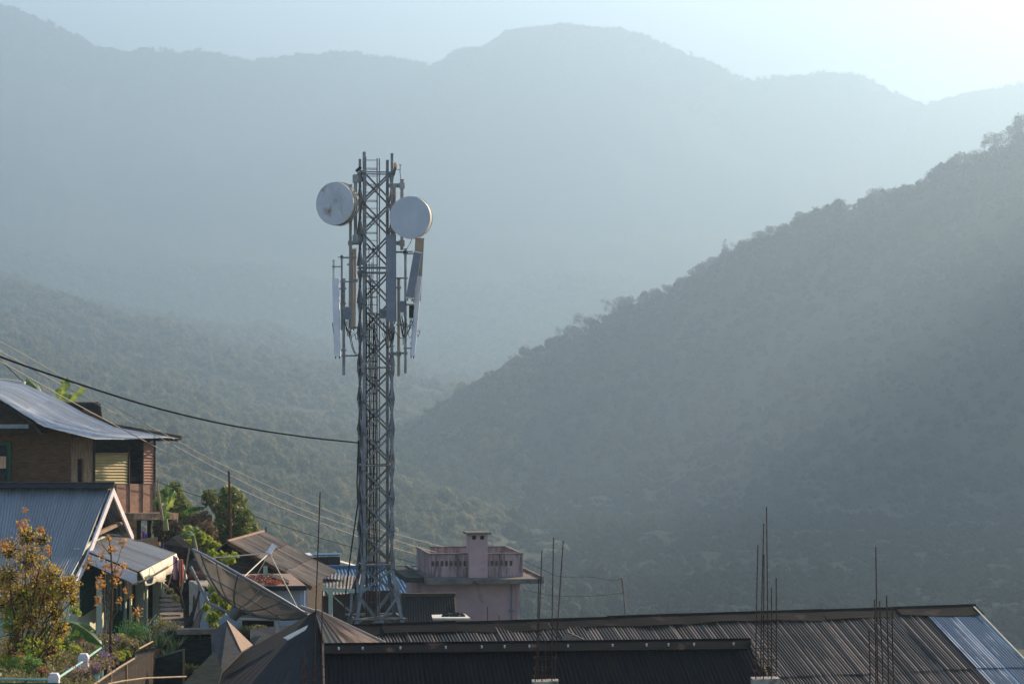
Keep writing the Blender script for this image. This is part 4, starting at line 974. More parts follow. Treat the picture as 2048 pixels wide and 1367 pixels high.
# ------------------------------------------------------------------ PINK BUILDING
pk = empty("pink_house", "weathered pink flat-roofed house with parapet and square chimney", "house", loc=P(950, 1300, 100))
a11 = R(11); f1 = Vector((math.cos(a11) , math.sin(a11) * .35, 0)); f2 = Vector((-math.sin(a11), math.cos(a11), 0))
def Q(o, x, y, z): q = o + f1 * x + f2 * y; return Vector((q.x, q.y, z))
SZ = -9.62; O = P(858, 1157, 99)       # near-left parapet foot
WX = (P(1046, 1157, 99) - O).x / f1.x; DEP = 3.55; PH = .92
OS = P(850, 1158, 98)
XR = (P(1088, 1158, 98) - OS).x / f1.x
m = MB()
def slabq(o, x0, x1, y0, y1, z0, z1): m.hexa([Q(o, x0, y0, z0), Q(o, x1, y0, z0), Q(o, x1, y1, z0), Q(o, x0, y1, z0), Q(o, x0, y0, z1), Q(o, x1, y0, z1), Q(o, x1, y1, z1), Q(o, x0, y1, z1)])
slabq(OS, 0, XR, 0, 5.4, SZ - .2, SZ)
m.build("roof_slab", M['slab'], pk)
m = MB(); slabq(OS, XR - .1, XR + .002, .1, 5.4, SZ + .002, SZ + .09); slabq(OS, 0, .1, .1, 5.4, SZ + .002, SZ + .12)
m.build("slab_kerb", M['slab'], pk)
m = MB(); slabq(OS, -.75, -.003, .3, 5.2, SZ - .15, SZ + .06); m.build("sagging_eave", M['moss'], pk)
wx0 = (P(852, 0, 99.2) - OS).x / f1.x; wx1 = (P(1047, 0, 99.0) - OS).x / f1.x
m = MB(); slabq(OS, wx0, wx1, .9, 5.2, -14.5, SZ - .2); m.build("wall", M['pink'], pk)
m = MB(); slabq(OS, wx1 - .12, wx1 + .02, .86, .90, -14.5, SZ - .2); m.build("corner_edge", M['pink'], pk)
def parapet(nm, x0, x1, y0, y1, holes, along='x', h0=0.44, h1=.66, hw=.11):
    global m
    m = MB(); L0, L1 = (x0, x1) if along == 'x' else (y0, y1)
    def seg(a, b, z0, z1):
        if along == 'x': slabq(O, a, b, y0, y1, SZ + z0, SZ + z1)
        else: slabq(O, x0, x1, a, b, SZ + z0, SZ + z1)
    seg(L0, L1, 0, h0); seg(L0, L1, h1, PH)
    cur = L0
    for hc in holes: seg(cur, hc - hw / 2, h0, h1); cur = hc + hw / 2
    seg(cur, L1, h0, h1)
    o = m.build(nm, M['pink_stain'], pk)
    m = MB()
    for hc in holes:                                       # slanted webs leave triangle-shaped openings
        if along == 'x': a = Q(O, hc - hw / 2, (y0 + y1) / 2, SZ + h0); b = Q(O, hc + hw / 2, (y0 + y1) / 2, SZ + h1); m.bar(a, b, .03, .12); a.z, b.z = b.z, a.z; m.bar(a, b, .03, .124)
    if holes: m.build("lattice", M['slab'], o)
    m = MB(); zz = PH
    if along == 'x': slabq(O, x0 - .03, x1 + .03, y0 - .03, y1 + .03, SZ + zz, SZ + zz + .05)
    else: slabq(O, x0 - .03, x1 + .03, y0 + .03, y1 - .03, SZ + zz + .002, SZ + zz + .052)
    m.build("coping", M['slab'], o)
hs = [.16 + .19 * k for k in range(8)] + [2.42 + .2 * k for k in range(6)]
parapet("parapet", 0, WX, 0, .1, hs)
fx0 = .62
parapet("parapet", fx0, WX - .02, DEP - .1, DEP, [fx0 + .25 + .23 * k for k in range(11)])
parapet("parapet", 0, .1, .13, DEP - .2, [], 'y')
parapet("parapet", WX - .1, WX, .13, DEP - .13, [], 'y')
cx0 = (P(935, 0, 98.7) - O).x / f1.x; cx1 = (P(972, 0, 98.7) - O).x / f1.x
m = MB(); slabq(O, cx0, cx1, -.35, -.004 + .3, SZ - .0, P(0, 1068, 98.8).z)
for k in range(0): pass
chm = m.build("chimney", M['pink'], pk)
m = MB(); slabq(O, cx0 - .13, cx1 + .13, -.48, .43, P(0, 1068, 98.8).z, P(0, 1063.5, 98.8).z); m.build("cap", M['slab'], chm)
m = MB()
for xx in (.12, .46): slabq(O, cx0 + xx, cx0 + xx + .16, -.356, -.34, P(0, 1078, 98.8).z, P(0, 1070.5, 98.8).z)
m.build("vents", M['dark'], chm)
m = MB(); xx = (P(1031, 0, 98.9) - OS).x / f1.x; q0 = Q(OS, xx, .82, -14.3); q1 = Q(OS, xx, .82, SZ - .2); m.tube([q0, q1], .035, 8); mm_ = Q(OS, xx, .82, P(0, 1221, 98.9).z); m.tube([mm_ + Vector((-.1, 0, 0)), mm_ + Vector((.1, 0, 0))], .045, 8); m.build("drainpipe", M['radome_dark'], pk)
m = MB(); q0 = Q(O, .05, DEP - .4, SZ + PH); m.bar(q0, q0 + Vector((-.02, 0, .28)), .015); m.bar(q0 + Vector((.05, 0, 0)), q0 + Vector((.03, 0, .27)), .015); m.build("parapet_rebar", M['rebar'], pk)
m = MB(); q0 = Q(O, WX - .05, DEP - .1, SZ + PH); m.bar(q0, q0 + Vector((.12, 0, .26)), .012); m.build("parapet_rod", M['rebar'], pk)
for vv in (1190, 1200):
    m = MB(); q0 = P(1047, vv, 100); m.bar(q0, q0 + Vector((.16, 0, 0)), .015); m.build("wall_bar", M['rebar'], pk)

# ------------------------------------------------------------------ FOREGROUND ROOFS
lg = empty("long_dark_roofed_shed", "long shed with rust-streaked dark corrugated roof across the lower right", "shed", loc=P(1300, 1400, 64))
def ridge(u):
    s = (u - 620) / (1940 - 620); D = 61.3 / (1 - 0) ; 
    a = P(620, 1257, 61.3); b = P(1940, 1213, 66.4); X0 = a.x; 
    # parameter on the line a-b whose projection falls at column u
    k = (u - CX) / F; t = (k * a.y - a.x) / ((b.x - a.x) - k * (b.y - a.y)); return a.lerp(b, t)
dv = Vector((0.276, -.96, -.37))
ub = 1841
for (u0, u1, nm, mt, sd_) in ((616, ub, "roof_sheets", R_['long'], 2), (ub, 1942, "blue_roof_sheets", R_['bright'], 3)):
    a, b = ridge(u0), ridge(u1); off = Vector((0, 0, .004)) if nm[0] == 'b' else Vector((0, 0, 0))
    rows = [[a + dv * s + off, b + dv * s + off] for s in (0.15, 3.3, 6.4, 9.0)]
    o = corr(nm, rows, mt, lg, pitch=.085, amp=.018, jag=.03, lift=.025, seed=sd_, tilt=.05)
    if nm[0] == 'b': tag(o, label="newer bright blue sheets at the right end of the roof")
m = MB(); rr = random.Random(2); us = [610, 760, 905, 1075, 1215, 1350, 1490, 1640, 1790, 1945]
for i in range(len(us) - 1):
    a, b = ridge(us[i]), ridge(us[i + 1] + 6); j = Vector((0, 0, rr.uniform(0.0, .03))); n_ = 10
    V0 = []
    for k in range(n_):
        s0, s1 = k / n_, (k + 1) / n_; w0 = .50 + .05 * math.sin(3 * (i + s0)); w1 = .50 + .05 * math.sin(3 * (i + s1))
        p0, p1 = a.lerp(b, s0) + j, a.lerp(b, s1) + j; u_ = Vector((0, 0, .035))
        m.slab([p0 + u_, p1 + u_, p1 + dv * w1 + u_ + Vector((0, 0, .02 * math.sin(5 * s1 + i))), p0 + dv * w0 + u_ + Vector((0, 0, .02 * math.sin(5 * s0 + i)))], .012, n=Vector((0, .36, .93)))
    m.tube([a + j + Vector((0, 0, .03)), b + j + Vector((0, 0, .03))], .04, 6)
m.build("ridge_cap", mat("tarred_ridge", (0.005, 0.0045, 0.0045), (0.011, 0.009, 0.008), rough=.85, scale=1.5, detail=8, stretch=(1, 1, 3), c3=(.05, .035, .025), s3=1.2, t3=(.6, .75), spec=.05), lg)
bk = Vector((-.276, .96, -.37))
corr("rear_roof", [[ridge(616), ridge(1942)], [ridge(616) + bk * 4, ridge(1942) + bk * 4]], R_['black'], lg, pitch=.17)
m = MB(); a, b = ridge(1944), ridge(1944) + dv * 9; m.bar(a + dv * .1, b, .04, .14); m.bar(a, a + bk * 4, .04, .14); m.build("bargeboard", M['cream'], lg)
m = MB(); a, b = ridge(640) + bk * 3.7, ridge(1915) + bk * 3.7; m.slab([a, b, b - Vector((0, 0, 5)), a - Vector((0, 0, 5))], .15, n=Vector((-.276, .96, 0))); c = ridge(1915) + dv * 8; d_ = ridge(1915) + bk * 3.7
m.build("rear_wall", M['wood_dark'], lg)
m = MB(); t_ = ridge(1925) - Vector((0, 0, .15)); m.v = []; q = [t_, t_ + dv * 8.6, t_ + dv * 8.6 - Vector((0, 0, 3)), t_ + bk * 3.7 - Vector((0, 0, 4)), t_ + bk * 3.7]
n_ = Vector((.96, .276, 0)); m.v = [tuple(p) for p in q] + [tuple(p - n_ * .12) for p in q]; m.f = [(0, 1, 2, 3, 4), (9, 8, 7, 6, 5)] + [(i, 5 + i, 5 + (i + 1) % 5, (i + 1) % 5) for i in range(5)]; m.uv = [[(0, 0)] * len(f) for f in m.f]; m.mi = [0] * 7
m.build("gable_wall", M['wood_dark'], lg)
# small peaked vent on the long roof
t = empty("roof_vent", "small peaked sheet vent sitting on the long dark roof", "vent", loc=P(1145, 1280, 60))
poly("hood", [P(1120, 1282, 58.5), P(1134, 1266, 58.9), P(1168, 1281, 58.6)], M['black'], t, .05)
poly("hood_back", [P(1134, 1265.5, 58.95), P(1168, 1281, 58.65), P(1169, 1279.5, 59.1), P(1137, 1265, 59.2)], M['wood_dark'], t, .03)

fg = empty("near_black_roofed_shed", "near shed with plain black corrugated roof and flat ridge cap", "shed", loc=P(1080, 1480, 41))
tl, tr = P(648, 1301, 41.8), P(1499, 1291, 42.5); bl, br = P(652, 1450, 39.9), P(1575, 1450, 40.5)
corr("roof_sheets", courses(tl, tr, bl, br, 1), R_['black'], fg, pitch=.078, amp=.010, jag=.02, seed=5, tilt=.02)
m = MB(); a, b = P(646, 1287, 42), P(1503, 1277, 42.7)
m.slab([a, b, P(1496, 1296, 42.3), P(650, 1306, 41.6)], .02, n=Vector((0, -.4, .9))); m.tube([a, b], .02, 6); m.build("ridge_cap", mat("black_ridge_metal", (0.005, 0.005, 0.006), (0.009, 0.009, 0.010), rough=.85, spec=.02, scale=2, c3=(.06, .04, .03), s3=2.5, t3=(.62, .72)), fg)
corr("rear_roof", [[a, b], [P(700, 1310, 46), P(1500, 1300, 46.7)]], R_['black'], fg, pitch=.16)
m = MB()
for k in range(13):
    s = (k + .5 + .3 * math.sin(k * 5)) / 13; p = a.lerp(b, s) + Vector((0, -.25, -.07)); m.tube([p, p + Vector((0, -.01, .04))], .016, 6)
m.build("roof_bolts", M['radome'], fg)
m = MB(); m.bar(P(1503, 1278, 42.6), P(1580, 1450, 40.4), .03, .05); m.bar(P(646, 1288, 41.95), P(650, 1450, 39.8), .03, .05); m.build("bargeboard", M['wood_pale'], fg)
m = MB(); m.slab([P(652, 1330, 42.6), P(1540, 1330, 43.2), P(1540, 1600, 43.2), P(652, 1600, 42.6)], .1, n=Vector((0, 1, 0))); m.build("inner_wall", M['wood_dark'], fg)

hp = empty("hipped_dark_roof_house", "house with steep roof toned dark for shade and one sunlit-toned brown hip", "house", loc=P(560, 1500, 52))
A_ = P(632, 1223, 56); 
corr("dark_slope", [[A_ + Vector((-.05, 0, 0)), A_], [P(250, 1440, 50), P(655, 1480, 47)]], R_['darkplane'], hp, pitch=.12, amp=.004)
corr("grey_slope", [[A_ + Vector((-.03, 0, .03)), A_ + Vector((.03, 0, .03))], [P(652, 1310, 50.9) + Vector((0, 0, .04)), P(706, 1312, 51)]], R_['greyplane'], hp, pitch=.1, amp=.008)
corr("sunlit_slope", [[A_ + Vector((-.02, 0, .04)), A_ + Vector((.04, 0, .04))], [P(706, 1312, 51), P(815, 1312, 56)]], roofmat("sunlit_brown_sheets", (0.15, 0.105, 0.08), (0.24, 0.17, 0.13), rust=(0.07, 0.045, 0.03), rough=.85, var=.15, rt=(.5, .62), spec=.1), hp, pitch=.14, amp=.010)  # sunlight put into this slope's paler brown
m = MB(); m.tube([A_ + Vector((0, 0, .03)), P(765, 1285, 56) + Vector((0, 0, .02)), P(815, 1312, 56)], .05, 6); m.tube([A_, A_ + (P(602, 1213, 60) - A_) * 1.0], .05, 6); m.build("ridge_cap", M['taupe'], hp)
corr("rear_slope", [[A_, A_ + Vector((.05, 0, 0))], [P(600, 1290, 64), P(815, 1312, 56)]], R_['brown'], hp, pitch=.12, amp=.005)
poly("patch_sheet", [P(566, 1274, 53.2), P(616, 1249, 54.3), P(611, 1258, 54.0), P(575, 1279, 53.0)], mat("pale_blue_patch", (0.13, 0.18, 0.21), (0.07, 0.05, 0.04), rough=.5, scale=6, detail=6, lo=.5, hi=.7), hp, .02)
m = MB(); m.slab([P(500, 1256, 60), P(640, 1244, 60), P(640, 1300, 57), P(500, 1300, 57)], .05, n=Vector((0, -.6, .8))); m.build("gutter_slope", M['black'], hp)
pg = empty("ragged_gable_sheet", "small grey gable with ragged sunlit sheet edge, left of the dark roof", "roof", loc=P(465, 1330, 54))
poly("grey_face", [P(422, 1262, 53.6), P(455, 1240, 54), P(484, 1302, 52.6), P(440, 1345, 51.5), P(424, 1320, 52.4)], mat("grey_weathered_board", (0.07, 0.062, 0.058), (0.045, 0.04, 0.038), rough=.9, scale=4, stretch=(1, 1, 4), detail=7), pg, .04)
poly("sunlit_face", [P(455, 1240, 54), P(467, 1256, 54.5), P(482, 1268, 55), P(490, 1280, 55), P(506, 1289, 55), P(484, 1302, 52.6)], mat("sunlit_board", (0.28, 0.20, 0.155), (0.20, 0.14, 0.10), rough=.9, scale=5, stretch=(1, 1, 3)), pg, .04)  # sunlit side of the gable painted as a paler board colour
poly("low_slope", [P(365, 1367, 51), P(430, 1300, 52.4), P(445, 1340, 51.6), P(420, 1420, 50)], M['moss'], pg, .04)
t = empty("retaining_wall", "dark mossy retaining wall below the strap-leaved plants", "wall", loc=P(380, 1400, 56))
poly("face", [P(330, 1262, 57), P(432, 1258, 57), P(432, 1460, 57), P(330, 1460, 57)], M['moss'], t, .4)
m = MB(); m.bar(P(355, 1262, 56.8), P(430, 1260, 56.8), .35, .12); m.build("coping", M['stone'], t)
poly("lower_face", [P(262, 1330, 54.5), P(365, 1300, 54.5), P(365, 1500, 54.5), P(262, 1500, 54.5)], M['moss'], t, .4)

# ------------------------------------------------------------------ REBAR COLUMNS
def rebar_col(label, D, bars, block, stir):
    t = empty("rebar_column", label, "rebar column", "unfinished columns with bare rebar", loc=P(bars[0][0], 1430, D))
    n = len(bars)
    for i, (u0, v0, u1, v1) in enumerate(bars):
        dd = (i % 2) * .24; m = MB(); a = P(u0, v0, D + dd); b = P(u1, v1, D + dd)
        if v0 < 1366 and block: a = a + (a - b).normalized() * .25
        md = a.lerp(b, .5) + Vector((math.sin(i * 3 + u0) * .012, 0, 0)); pts = [a, a.lerp(md, .5), md, md.lerp(b, .5), b]
        m.tube(pts, .0095 if D < 39 else .011, 6)
        # ribs of the deformed bar
        m.build("bar", M['rebar'], t)
    for v in stir:
        m = MB(); us = sorted(b[0] for b in bars); u0, u1 = us[0] - 1.5, us[-1] + 1.5; d0, d1 = D - .01, D + .26
        c = [P(u0, v, d0), P(u1, v + 1, d0), P(u1, v, d0) * (d1 / d0), P(u0, v, d0) * (d1 / d0)]; c[2] = Vector((c[1].x, d1, c[1].z)); c[3] = Vector((c[0].x, d1, c[0].z))
        m.tube(c + [c[0]], .006, 5); m.build("stirrup", M['rebar'], t)
    if block:
        u0, u1, v = block; m = MB(); z1 = P(0, v, D).z; x0, x1 = P(u0, 0, D - .06).x, P(u1, 0, D - .06).x
        m.hexa([(x0, D - .06, z1 - 3.5), (x1, D - .06, z1 - 3.5), (x1, D + .32, z1 - 3.5), (x0, D + .32, z1 - 3.5), (x0, D - .06, z1), (x1, D - .06, z1 + .015), (x1, D + .32, z1), (x0, D + .32, z1 - .01)])
        m.build("concrete_core", M['concrete'], t)
rebar_col("bare rebar column in the middle with three tall leaning bars", 37.6, [(1070, 1362, 1077.6, 1155), (1076, 1362, 1084, 1101), (1085, 1362, 1085, 1325), (1091, 1362, 1091, 1281), (1104, 1362, 1107, 1074), (1109, 1362, 1126.6, 1080)], (1064, 1117, 1362), (1316, 1338, 1354))
rebar_col("bare rebar column right of centre with the tallest bar", 37.6, [(1512, 1355, 1515.8, 1089), (1521, 1355, 1527.4, 1046), (1527, 1356, 1528, 1108), (1536.7, 1356, 1533, 1013), (1543, 1356, 1542.8, 1173), (1552.5, 1357, 1552.5, 1155)], (1506, 1560, 1357), (1300, 1322, 1342))
rebar_col("rightmost bare rebar bars with no concrete showing", 39.5, [(1756, 1420, 1751.5, 1093), (1752, 1420, 1749, 1198), (1767.5, 1420, 1759, 1201), (1777, 1420, 1773, 1190), (1790, 1420, 1784, 1211), (1739.5, 1420, 1738, 1259)], None, (1400,))
rebar_col("leftmost bare rebar bars, one very tall, near the dark roof", 35.5, [(606.5, 1420, 607.5, 1300), (610, 1420, 611.5, 1303), (627, 1420, 640.3, 983), (643.5, 1420, 645, 1180)], None, (1335, 1357, 1378))

# ------------------------------------------------------------------ POLES AND WIRES
def pole(label, pts, r, mt, cat="pole", nm="thin_pole"):
    m = MB(); m.tube(pts, r, 8); o = m.build(nm, M[mt]); tag(o, label, cat); return o
pole("slim dark iron pole in front of the leafy green tree", [P(461, 1095, 71), P(459.5, 1010, 71), P(458, 946, 71), P(457, 942, 71), P(455.5, 943, 71)], [.04, .035, .03, .025, .02], 'rebar')
pole("crooked grey stick pole by the banana plants", [P(325, 1040, 76), P(319, 1000, 76), P(315, 975, 76), P(316, 958, 76)], [.05, .04, .03, .02], 'bamboo')
pole("small distant post with two loose wires attached", [P(1252, 1245, 110), P(1248, 1190, 110), P(1244, 1154, 110)], [.05, .045, .04], 'steel_dark')
pole("tiny thin post standing above the long roof ridge", [P(1336.5, 1240, 90), P(1337, 1208, 90)], .025, 'steel_dark')
pole("thin rod standing before the pink house wall", [P(975, 1250, 80), P(975, 1212, 80)], .015, 'rebar')
pole("short thin rod before the pink house drainpipe", [P(998, 1250, 80), P(998.5, 1230, 80)], .015, 'rebar')
pole("small grey stub on the ridge behind the brown roof", [P(533, 1070, 78), P(532.5, 1052, 78)], .045, 'steel_dark')
def wire(label, px, D0, D1, r, mt, nm="wire"):
    n = len(px); pts = []
    us = [p[0] for p in px]
    # smooth through the points
    for i in range(n - 1):
        for k in range(6):
            t_ = k / 6; p0 = px[max(i - 1, 0)]; p1 = px[i]; p2 = px[i + 1]; p3 = px[min(i + 2, n - 1)]
            f = lambda a, b, c, d: .5 * ((2 * b) + (-a + c) * t_ + (2 * a - 5 * b + 4 * c - d) * t_ ** 2 + (-a + 3 * b - 3 * c + d) * t_ ** 3)
            u, v = f(p0[0], p1[0], p2[0], p3[0]), f(p0[1], p1[1], p2[1], p3[1]); pts.append((u, v))
    pts.append(px[-1])
    W3 = [P(u, v, D0 + (D1 - D0) * (u - us[0]) / (us[-1] - us[0])) for u, v in pts]
    m = MB(); m.tube(W3, r, 6); o = m.build(nm, M[mt]); tag(o, label, nm); return o
wire("thick black cable sagging from the left edge to the tower", [(-500, 480), (-200, 632), (0, 713), (150, 765), (300, 812), (450, 848), (600, 872), (718, 885)], 50, 89.5, .028, 'cable', "cable")
wire("lowest pale wire running down past the tower to the pink house", [(-300, 560), (0, 722), (120, 790), (240, 855), (306, 890), (405, 940), (534, 1002), (712, 1071), (832, 1108)], 60, 100, .014, 'wire')
wire("middle pale wire between two others, ending behind the pink parapet", [(-300, 545), (0, 702), (180, 800), (300, 864), (440, 940), (581, 1008), (706, 1054), (873, 1104)], 62, 102, .013, 'wire')
wire("uppermost pale wire ending beside the pink chimney", [(-300, 530), (0, 683), (150, 768), (330, 868), (468, 940), (706, 1040), (905, 1098)], 64, 103, .012, 'wire')
wire("thin dark wire passing low behind the green tree", [(250, 925), (309, 960), (401, 993), (499, 1028), (569, 1052), (698, 1092), (860, 1132)], 90, 104, .012, 'dark_wire')
wire("short dark wire at far left running down to the tin roof", [(-120, 600), (0, 719), (48, 765)], 80, 88, .014, 'cable')
wire("loose wire from the pink parapet to the small distant post", [(1046, 1120), (1085, 1138), (1120, 1152), (1180, 1153), (1225, 1160), (1245, 1156)], 101, 110, .01, 'dark_wire')
wire("lower slack wire from the pink wall to the small distant post", [(1047, 1178), (1090, 1188), (1140, 1192), (1200, 1190), (1249, 1184)], 101, 110, .01, 'dark_wire')
# ------------------------------------------------------------------ PLANTS
LM = {
 'tree': leafmat("tree_leaves", [(0.06, 0.09, 0.02), (0.14, 0.17, 0.04), (0.28, 0.28, 0.07)], trans=0.4),
 'olive': leafmat("olive_leaves", [(0.07, 0.08, 0.02), (0.16, 0.15, 0.05), (0.30, 0.24, 0.09)], trans=0.4),
 'brown': leafmat("dry_leaves", [(0.10, 0.06, 0.03), (0.18, 0.10, 0.05), (0.12, 0.12, 0.04)], trans=0.3),
 'yellow': leafmat("autumn_leaves", [(0.14, 0.14, 0.03), (0.40, 0.24, 0.04), (0.62, 0.42, 0.04), (0.30, 0.30, 0.05), (0.22, 0.11, 0.05), (0.55, 0.27, 0.04), (0.60, 0.38, 0.05)], trans=0.45),
 'orange': leafmat("orange_leaves", [(0.42, 0.18, 0.04), (0.55, 0.28, 0.07), (0.30, 0.13, 0.05)], trans=0.45),
 'lime': leafmat("lime_leaves", [(0.20, 0.28, 0.03), (0.36, 0.38, 0.05), (0.14, 0.20, 0.03)], trans=0.5),
 'green': leafmat("garden_leaves", [(0.05, 0.12, 0.02), (0.13, 0.26, 0.05), (0.28, 0.38, 0.09)], trans=0.4),
 'strap': leafmat("strap_leaves", [(0.05, 0.09, 0.03), (0.12, 0.17, 0.05), (0.34, 0.33, 0.14)], trans=0.4),
 'purple': leafmat("purple_flowers", [(0.25, 0.08, 0.30), (0.38, 0.14, 0.40)], trans=0.3),
 'red': leafmat("red_flowers", [(0.45, 0.03, 0.04), (0.60, 0.10, 0.08)], trans=0.3),
 'yel': leafmat("yellow_flowers", [(0.70, 0.50, 0.05), (0.55, 0.36, 0.05)], trans=0.3),
 'pinkf': leafmat("pink_flowers", [(0.50, 0.28, 0.26), (0.30, 0.20, 0.10), (0.20, 0.20, 0.06)], trans=0.3),
 'banana': leafmat("banana_leaf", [(0.035, 0.09, 0.015), (0.10, 0.18, 0.03), (0.30, 0.34, 0.06)], trans=0.45, rough=0.4),
 'far': leafmat("far_tree_leaves", [(0.03, 0.045, 0.02), (0.06, 0.07, 0.03), (0.10, 0.09, 0.05)], trans=0.3),
}
BARK = mat("bark", (0.10, 0.075, 0.055), (0.20, 0.16, 0.12), rough=.95, scale=8, stretch=(1, 1, .4)); TWIG = mat("brown_twigs", (0.06, 0.035, 0.02), (0.12, 0.07, 0.04), rough=.9, scale=9)

def leaves(name, blobs, n, ls, mt, parent=None, seed=0, shell=.5, droop=0.0, aspect=.45):
    """n small leaf blades spread through blobs = [(centre, radius, vertical squash)]"""
    r = np.random.default_rng(seed); C = np.array([tuple(b[0]) for b in blobs]); Rr = np.array([b[1] for b in blobs]); Q = np.array([b[2] if len(b) > 2 else 1. for b in blobs])
    pk = r.choice(len(blobs), n, p=Rr ** 2 / (Rr ** 2).sum()); d = r.normal(size=(n, 3)); d /= np.linalg.norm(d, axis=1)[:, None]
    rad = Rr[pk] * (shell + (1.05 - shell) * r.random(n) ** .6) ; sc = np.stack([rad, rad, rad * Q[pk]], 1)
    c = C[pk] + d * sc
    a = r.normal(size=(n, 3)) + d * .4; a[:, 2] -= droop; a /= np.linalg.norm(a, axis=1)[:, None]
    b = np.cross(a, r.normal(size=(n, 3))); b /= np.linalg.norm(b, axis=1)[:, None]
    s = (ls * (.6 + .8 * r.random(n)))[:, None]
    v = np.stack([c - a * s * .5, c + b * s * aspect * .5, c + a * s * .5, c - b * s * aspect * .5], 1).reshape(-1, 3)
    f = np.arange(n * 4).reshape(-1, 4)
    t = np.repeat(np.clip(r.random(n) * .7 + .3 * r.random(len(blobs))[pk], 0, 1), 4)
    return npmesh(name, v, f, mt, parent=parent, attr=t)
def limbs(name, base, tips, r0, mt, parent, seed=0, jit=.08, n=5, low=.35):
    rr = random.Random(seed); m = MB(); base = Vector(base)
    for k, tp in enumerate(tips):
        tp = Vector(tp); L = (tp - base).length; b = base + Vector((rr.uniform(-r0, r0), rr.uniform(-r0, r0), 0)) * .5
        pts = []; mid = base.lerp(Vector((base.x, base.y, tp.z)), low) 
        for i in range(n + 1):
            s = i / n; p = b.lerp(mid, s).lerp(mid.lerp(tp, s), s); 
            if 0 < i < n: p += Vector((rr.uniform(-1, 1), rr.uniform(-1, 1), rr.uniform(-.5, .5))) * jit * L * .5
            pts.append(p)
        rr0 = r0 * (1 if k == 0 else .6); m.tube(pts, [rr0 * (1 - .85 * i / n) for i in range(n + 1)], 6)
    return m.build(name, mt, parent)
def tree(name, label, base, blobs, r0, n, ls, mt, group=None, seed=0, cat="tree", bark=None, twigs=0, shell=.5, droop=0., aspect=.45):
    t = empty(name, label, cat, group, loc=base)
    limbs("trunk", base, [b[0] for b in blobs], r0, bark or BARK, t, seed)
    if twigs:
        rr = random.Random(seed + 5); m = MB()
        for _ in range(twigs):
            b = blobs[rr.randrange(len(blobs))]; c = Vector(b[0]); d = Vector((rr.gauss(0, 1), rr.gauss(0, 1), rr.gauss(.4, 1))).normalized(); q = c - d * b[1] * .6; e = c + d * b[1] * rr.uniform(.7, 1.15)
            m.tube([q, (q + e) / 2 + Vector((rr.uniform(-.05, .05), 0, rr.uniform(-.05, .05))) * b[1] * 2, e], [.012, .008, .004] if r0 < .2 else [r0 * .25, r0 * .15, r0 * .06], 4, cap=False)
        m.build("twigs", bark or TWIG, t)
    leaves("crown", blobs, n, ls, mt, t, seed, shell, droop, aspect); return t

# trees standing on the crest of the right-hand hill
crest = [(1112, 20, 'r', ""), (1128, 36, 'b', "bare spreading tree lowest on the hazy hill crest"), (1143, 30, 'r', ""), (1168, 44, 'b', "tall bare tree with wide crown low on the crest"), (1188, 32, 'b', "bare tree leaning beside the tallest bare one on the crest"),
 (1224, 42, 'b', "lone bare fan-shaped tree on the lower crest"), (1252, 34, 'r', "rounded bushy tree right of the lone bare tree"), (1282, 20, 'r', ""), (1312, 20, 'r', ""), (1336, 20, 'r', ""), (1362, 26, 'r', ""), (1391, 30, 'r', ""), (1410, 30, 'r', ""), (1428, 26, 'r', ""),
 (1450, 46, 'c', "dark pointed conifer midway up the crest"), (1472, 30, 'b', "thin open tree just right of the pointed conifer"), (1492, 26, 'r', ""), (1520, 28, 'r', ""), (1545, 26, 'r', ""), (1566, 24, 'r', ""), (1606, 30, 'r', "small domed tree at the crest's gentle middle bend"), (1632, 18, 'r', ""), (1660, 18, 'r', ""), (1695, 16, 'r', ""),
 (1752, 32, 'r', "isolated puffball-shaped tree on the upper crest"), (1785, 20, 'r', ""), (1815, 18, 'r', ""), (1850, 20, 'r', ""), (1880, 22, 'r', ""), (1919, 44, 'r', "big layered tree near the top of the visible crest"), (1945, 32, 'r', ""), (1971, 40, 'p', "slender tree with tufted head near the crest top"), (1998, 44, 'r', "large tree starting the tall clump at the right edge"), (2016, 44, 'p', "thin tufted tree inside the clump at the right edge"), (2034, 60, 'c', "tallest spiky tree of the crest at the photo's right edge"), (2052, 50, 'r', "broad tree cut by the photo's right edge")]
for i, (u, hp_, kd, lb) in enumerate(crest):
    D = 1496.0; x = (u - CX) / F * D; z = float(height(np.array([x]), np.array([D]), False)[0]) - 1.0; h = hp_ / F * D + 1.5; base = Vector((x, D, z)); rr = random.Random(i)
    name = {'r': "round_tree", 'b': "bare_tree", 'c': "conifer_tree", 'p': "tufted_tree"}[kd]
    label = lb or "low rounded tree in the row along the hazy hill crest"
    grp = "trees along the hazy hill crest"
    if kd == 'r':
        bl = [(base + Vector((rr.uniform(-.35, .35) * h, rr.uniform(-.3, .3) * h, h * (.45 + .35 * rr.random()))), h * (.2 + .12 * rr.random()), .8) for _ in range(6)]
        tree(name, label, base, bl, h * .03, 1300, h * .07, LM['far'], grp, i)
    elif kd == 'b':
        bl = [(base + Vector((rr.uniform(-.4, .4) * h, rr.uniform(-.3, .3) * h, h * (.45 + .4 * rr.random()))), h * .2, .9) for _ in range(9)]
        tree(name, label, base, bl, h * .028, 260, h * .035, LM['brown'], grp, i, twigs=90)
    elif kd == 'c':
        bl = [(base + Vector((rr.uniform(-.03, .03) * h, 0, h * (.25 + .7 * k / 6))), h * (.24 - .032 * k), .8) for k in range(7)]
        tree(name, label, base, bl, h * .03, 800, h * .06, LM['far'], grp, i)
    else:
        bl = [(base + Vector((rr.uniform(-.12, .12) * h, 0, h * (.7 + .25 * rr.random()))), h * .13, .6) for _ in range(5)]
        tree(name, label, base, bl, h * .03, 380, h * .05, LM['far'], grp, i)

